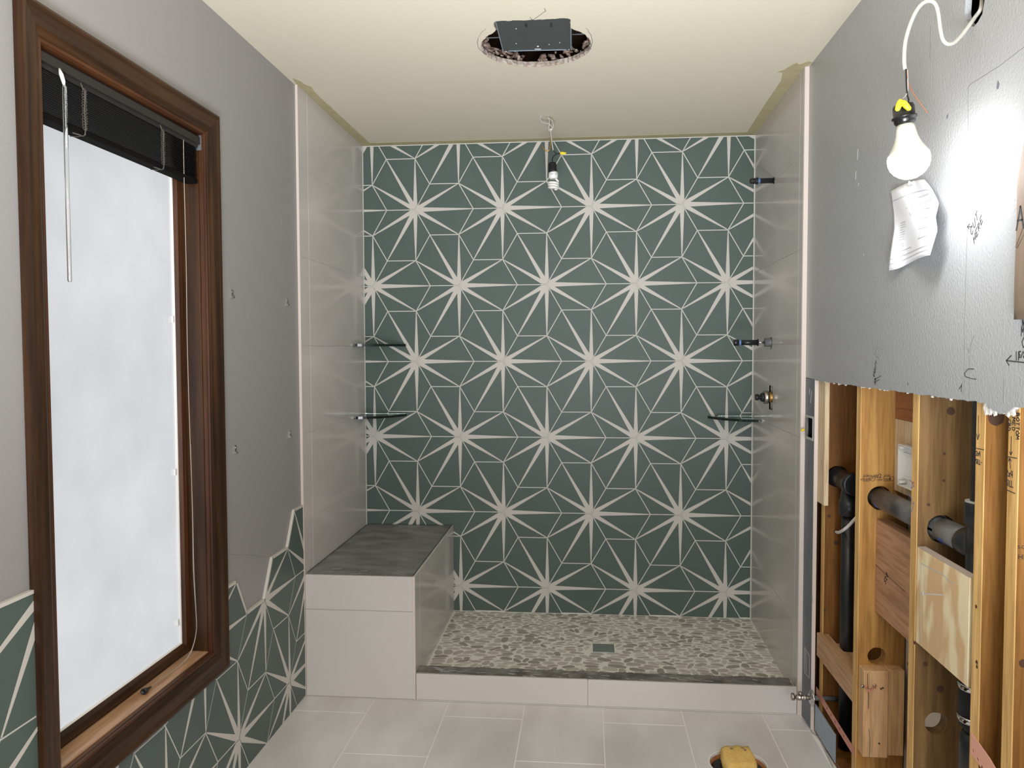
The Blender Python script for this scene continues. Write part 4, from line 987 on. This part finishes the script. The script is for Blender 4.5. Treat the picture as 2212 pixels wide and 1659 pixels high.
# ================================================================== LEFT WALL CLIPS
for (x, y, lab) in ((503, 635, 'metal mirror clip beside the window frame, upper of the two nearest it'), (622, 653, 'metal mirror clip near the shower tile edge, upper one'),
                    (510, 971, 'metal mirror clip beside the window frame, lower of the two nearest it'), (628, 938, 'metal mirror clip near the shower tile edge, lower one')):
    p = at(x, y, 0, .004)
    bm = bmesh.new(); prism(bm, Frame((.0, p.y, p.z), (1, 0, 0), (0, 0, 1), (0, 1, 0)), [(0, -.013), (.007, -.013), (.009, -.009), (.003, -.006), (.003, .012), (0, .014)], -.006, .006)
    c_ = cyl((.003, p.y, p.z+.006), (1, 0, 0), .003, .002, 10); me = bpy.data.meshes.new('t'); c_.to_mesh(me); bm.from_mesh(me); c_.free()
    tag(obj('mirror_clip', bm, 'dchrome'), lab, 'clip', 'mirror clips on the left wall')
# ================================================================== FLANGE, SPONGE
t = thing('toilet_flange', 'black toilet drain flange in the round hole of the tiled floor', 'drain', (HC[0], HC[1], -.06))
bm = bmesh.new(); seg = 36
prof = [(.088, -.05), (.088, -.022), (.080, -.018), (.060, -.018), (.054, -.024), (.050, -.06), (.050, -.09), (.062, -.09), (.062, -.05)]
rg = [[bm.verts.new((HC[0]+r*math.cos(2*math.pi*k/seg), HC[1]+r*math.sin(2*math.pi*k/seg), z)) for k in range(seg)] for r, z in prof]
for i in range(len(prof)):
    A_, B_ = rg[i], rg[(i+1) % len(prof)]
    for k in range(seg): bm.faces.new((A_[k], A_[(k+1) % seg], B_[(k+1) % seg], B_[k]))
obj('ring', bm, 'abs', t, False)
for a in (.6, 2.2, 3.7, 5.2): lathe('bolt', [(0, .006), (.004, .006), (.0045, .003)], (HC[0]+.074*math.cos(a), HC[1]+.074*math.sin(a), -.020), (0, 0, 1), 'chrome', t, 6)
adopt(t)
lathe('drain_collar', [(0, .0918), (.088, .0918), (.088, .0895), (0, .0895)], (HC[0], HC[1], -.0975), (0, 0, 1), 'redv', floor, 40)
boxo('subfloor', (HC[0]-.14, HC[0]+.14, HC[1]-.14, HC[1]+.14, -.13, -.101), 'dark', floor)
bm = bmesh.new(); bmesh.ops.create_cube(bm, size=1)
bmesh.ops.subdivide_edges(bm, edges=bm.edges[:], cuts=7, use_grid_fill=True)
for v in bm.verts:
    c3 = v.co*2; m_ = max(abs(c3.x), abs(c3.y), abs(c3.z)); sph = c3.normalized()
    w_ = c3.lerp(sph*1.15, .5)
    n3 = math.sin(w_.x*3+1)*math.sin(w_.y*4)*.05
    v.co = Vector((w_.x*.053*(1+n3), w_.y*.052*(1-n3), w_.z*.026+(.004*math.sin(w_.y*2.4))+.002*math.sin(w_.x*9)))+Vector((random.uniform(-1, 1),)*3)*.0006
sp = obj('sponge', bm, 'sponge', None, True); sp.location = (1.628, -1.318, .012); sp.rotation_euler = (.06, 0, .1)
tag(sp, 'yellow sponge with dark stains stuffed into the floor drain hole', 'sponge')
for (x, y, z, r) in ((-.018, .026, .0285, .007), (.016, .028, .0285, .009), (.026, .018, .028, .006)):
    bm = bmesh.new(); bmesh.ops.create_icosphere(bm, subdivisions=2, radius=1, matrix=Matrix.Translation((x, y, z)) @ Matrix.Diagonal((r, r*.6, .0025, 1)))
    obj('stain', bm, 'stain', sp)
# ================================================================== PLUMBING IN THE WALL
t = thing('drain_pipework', 'black plastic drain pipes running through the open wall studs', 'pipe', (2.0, -1.6, .02))
PX, PZ = 2.006, .930
lathe('horizontal_pipe', [(0, .030), (.50, .030)], (PX, -1.42, PZ), (0, -1, 0), 'absd', t, 28)
lathe('horizontal_pipe', [(0, .030), (.26, .030)], (PX, -1.83, PZ), (0, -1, 0), 'absd', t, 28)
lathe('horizontal_pipe', [(0, .029), (.16, .029)], (PX, -1.05, PZ), (0, -1, 0), 'abs', t, 24)
vx = 2.006; vy_ = -1.213
lathe('tee', [(0, .036), (.012, .036), (.014, .032), (.14, .032), (.142, .037), (.17, .037), (.172, .031)], (PX, -1.09, PZ), (0, -1, 0), 'abs', t, 24)
lathe('elbow', [(0, .026), (.05, .029), (.052, .033), (.10, .033), (.102, .025)], (vx, vy_, PZ-.01), (0, 0, -1), 'abs', t, 24)
lathe('vertical_pipe', [(0, .0245), (.85, .0245)], (vx, vy_, PZ-.06), (0, 0, -1), 'abs', t, 24)
tx, ty = 2.006, -2.098
lathe('vent_pipe', [(0, .0225), (1.38, .0225)], (tx, ty, H-.01), (0, 0, -1), 'abs', t, 24)
lathe('tee', [(0, .032), (.004, .034), (.05, .034), (.052, .029), (.165, .029), (.167, .034), (.21, .034), (.214, .028)], (tx, ty, 1.035), (0, 0, -1), 'abs', t, 24)
lathe('tee_collar', [(0, .0315), (.006, .0345), (.05, .0345), (.06, .03)], (PX, -2.03, PZ), (0, -1, 0), 'abs', t, 24)
lathe('ring', [(0, .0325), (.003, .0325)], (tx, ty, 1.037), (0, 0, -1), 'cable', t, 24)
lathe('lower_pipe', [(0, .025), (.82, .025)], (tx, ty, .85), (0, 0, -1), 'abs', t, 24)
lathe('rubber_coupling', [(0, .037), (.003, .040), (.115, .040), (.118, .037)], (tx+.002, ty, .640), (0, 0, -1), 'rubber', t, 28)
lathe('bell', [(0, .028), (.012, .036), (.09, .037), (.11, .028)], (tx+.002, ty, .510), (0, 0, -1), 'abs', t, 28)
for z in (.622, .548):
    o = lathe('hose_clamp', [(0, .0415), (.013, .0415)], (tx+.002, ty, z), (0, 0, -1), 'chrome', t, 28)
    lathe('clamp_screw', [(0, .004), (.018, .004)], (tx-.038, ty-.010, z-.006), (0, -1, .1), 'dchrome', o, 8)
for (x, y, z, rx) in ((PX, -1.515, PZ, .0305), (PX, -1.945, PZ, .0305), (PX, -2.04, PZ, .0305)):
    bm = bmesh.new()
    for k in range(6):
        a0, a1 = math.radians(200+k*8), math.radians(208+k*8); vs = [bm.verts.new((x+rx*math.cos(a)*1.0, yy, z+rx*math.sin(a))) for a, yy in ((a0, y), (a1, y), (a1, y-.022-.004*(k % 3)), (a0, y-.022))]
        bm.faces.new(vs)
    obj('blue_tape', bm, 'blue', t)
adopt(t)
# white cable in the first bay
wc = tubeo('stub_cable', smoothpts([at(1806, 1149, 1, -1.075), at(1812, 1150, 1, -1.16), at(1822, 1145, 1, -1.27), at(1834, 1135, 1, -1.31), at(1846, 1122, 1, -1.35), at(1856, 1112, 1, -1.40)]), .0052, 'white', None, 10)
tag(wc, 'short white cable poking out of a hole in the first stud', 'cable')
# recessed white box in the pale board
OB = at(1956, 1000, 0, 2.045).y
t = thing('outlet_box', 'white plastic open outlet box mounted on the pale board between studs', 'electrical box', (2.04, -1.47, .976))
z0, z1, y1 = .985, 1.105, OB; y0 = y1-.13
bm = bmesh.new(); xa, xb2 = at(1939, 1000, 1, OB).x, 2.0455; w_ = .003
for b_ in ((xa, xb2, y0, y1, z0, z0+w_), (xa, xb2, y0, y1, z1-w_, z1), (xa, xb2, y1-w_, y1, z0+w_, z1-w_), (xa, xb2, y0, y0+w_, z0+w_, z1-w_), (xb2-.002, xb2, y0, y1, z0, z1), (xb2-.008, xb2-.002, y0, y1, z1-.030, z1-.026), (xb2-.008, xb2-.002, y0, y1, z0+.022, z0+.026)): box(bm, *b_)
o = obj('box', bm, 'white', t)
for z in (z0+.010, z1-.010): lathe('screw_boss', [(0, .005), (.025, .005)], (xa-.001, y1-.012, z), (1, 0, 0), 'white', t, 10)
# shift it to where the photograph shows it against stud two's side
adopt(t)
# switch box in the backer board
t = thing('switch_box', 'metal switch box with dark opening in the grey backer board', 'electrical box', (1.94, -.995, 1.045))
bm = bmesh.new()
for b_ in ((1.931, 1.936, -1.040, -.950, 1.050, 1.058), (1.931, 1.936, -1.040, -.950, 1.130, 1.138), (1.931, 1.936, -.962, -.950, 1.058, 1.130), (1.931, 1.936, -1.040, -1.034, 1.058, 1.130)): box(bm, *b_)
obj('rim', bm, 'smear', t)
bm = bmesh.new()
for b_ in ((1.955, 1.957, -1.040, -.950, 1.050, 1.138), (1.936, 1.956, -1.0395, -1.038, 1.05, 1.138), (1.936, 1.956, -.9515, -.950, 1.05, 1.138)): box(bm, *b_)
obj('box', bm, 'black', t)
tubeo('ring_edge', [(1.930, -.972, 1.062), (1.928, -.978, 1.075), (1.928, -.975, 1.095), (1.928, -.978, 1.115), (1.930, -.970, 1.127)], .003, 'greyp', t, 8)
a = Vector((1.924, -.962, 1.085)); lathe('wire_nut', [(0, .003), (.006, .005), (.014, .003)], a, (-.7, .3, -.4), 'yellow', t, 8)
adopt(t)
# shut-off valve
p = Vector((1.926, -1.090, .136))
t = thing('shutoff_valve', 'chrome angle shut-off valve with round escutcheon low beside the backer board', 'valve', p)
lathe('escutcheon', [(0, .030), (.003, .029), (.010, .018), (.012, .012)], p+Vector((.002, 0, 0)), (-1, 0, 0), 'chrome', t, 28)
lathe('pipe', [(0, .0085), (.10, .0085)], p+Vector((.09, 0, 0)), (-1, 0, 0), 'greyp', t, 14)
lathe('supply_tube', [(0, .007), (.03, .007)], p, (-1, 0, 0), 'dchrome', t, 14)
lathe('body', [(0, .011), (.010, .012), (.012, .0095), (.020, .0105), (.036, .0105), (.038, .006), (.046, .006)], p+Vector((-.018, 0, 0)), (-1, 0, 0), 'dchrome', t, 6)
lathe('outlet', [(0, .007), (.012, .007), (.013, .009), (.020, .009)], p+Vector((-.040, 0, 0)), (0, 0, 1), 'dchrome', t, 8)
lathe('handle', [(0, .006), (.002, .013), (.010, .013), (.012, .010)], p+Vector((-.060, 0, .002)), (-1, 0, 0), 'dchrome', t, 12)
adopt(t)
# steel nail plate
np_ = boxo('nail_plate', (1.9425, 1.9455, -1.302, -1.072, .012, .108), 'galv')
tag(np_, 'blue-grey steel nail plate over the bottom of the first stud bay', 'plate')
# perforated straps
def strap(label, m_, path, hgt, holes, x, r):
    """path: (y, z) centre line; flat bar with round holes"""
    bm = bmesh.new(); th = .0012
    A_ = []
    for (y, z) in path: A_.append([bm.verts.new((x+dx, y, z+s*hgt/2)) for s in (-1, 1) for dx in (0, th)])
    for a, b2 in zip(A_, A_[1:]):
        for i, j in ((0, 1), (1, 3), (3, 2), (2, 0)): bm.faces.new((a[i], a[j], b2[j], b2[i]))
    for e_ in (A_[0], A_[-1]): bm.faces.new((e_[0], e_[1], e_[3], e_[2]))
    o = obj('copper_strap', bm, m_)
    for (y, z) in holes: bool_cut(o, cyl((x-.01, y, z), (1, 0, 0), r, .03, 12))
    return tag(o, label, 'strap')
strap('perforated copper strap running from the chrome valve to the second stud', 'copper', [(-1.075, .158), (-1.20, .150), (-1.33, .144), (-1.48, .138)], .026, [(-1.20+.0, .150), (-1.245, .1475), (-1.29, .145), (-1.335, .1435), (-1.38, .142)], 1.9448, .0052)
strap('pink perforated copper strap nailed low on the fourth stud at the bottom edge', 'pinkstrap', [(-2.205, .535), (-2.245, .528), (-2.285, .520), (-2.34, .500), (-2.40, .478)], .045, [(-2.215, .522), (-2.235, .515), (-2.253, .507), (-2.268, .502), (-2.290, .500)], 1.9445, .004)
# copper pipe clip on the block
t = thing('pipe_clip', 'small copper pipe clip screwed to the block on the second stud', 'clip', at(1878, 1485, 1, -1.545))
bm = bmesh.new(); L = []
for (x, y) in ((1866, 1482), (1870, 1483), (1872, 1487), (1874, 1491), (1880, 1492), (1885, 1490), (1887, 1485), (1893, 1483)):
    L.append(at(x, y, 1, -1.540-.008*(1870 < x < 1890)))
for a, b2 in zip(L, L[1:]):
    vs = [bm.verts.new(p+Vector((0, dy, dz))) for p in (a, b2) for dz in (-.004, .004) for dy in (0, -.001)]
    for f in ((0, 1, 3, 2), (4, 6, 7, 5), (0, 4, 5, 1), (2, 3, 7, 6), (0, 2, 6, 4), (1, 5, 7, 3)): bm.faces.new([vs[i] for i in f])
obj('clip_band', bm, 'copper', t)
for (x, y) in ((1863, 1482), (1889, 1481)): lathe('nail_head', [(0, .005), (.004, .005), (.005, .003)], at(x, y, 1, -1.537), (0, -1, 0), 'dchrome', t, 12)
adopt(t)
# nail in the plywood
a = at(2003, 1280, 0, 1.9485); a = at(2038, 1285, 0, 1.949)
nl = lathe('nail', [(0, .0016), (.046, .0016), (.0465, .0042), (.048, .0042)], a, (-1, 0.0, .03), 'smear', None, 10)
tag(nl, 'long steel nail sticking out of the pale plywood block', 'nail')
bpy.context.view_layer.update()
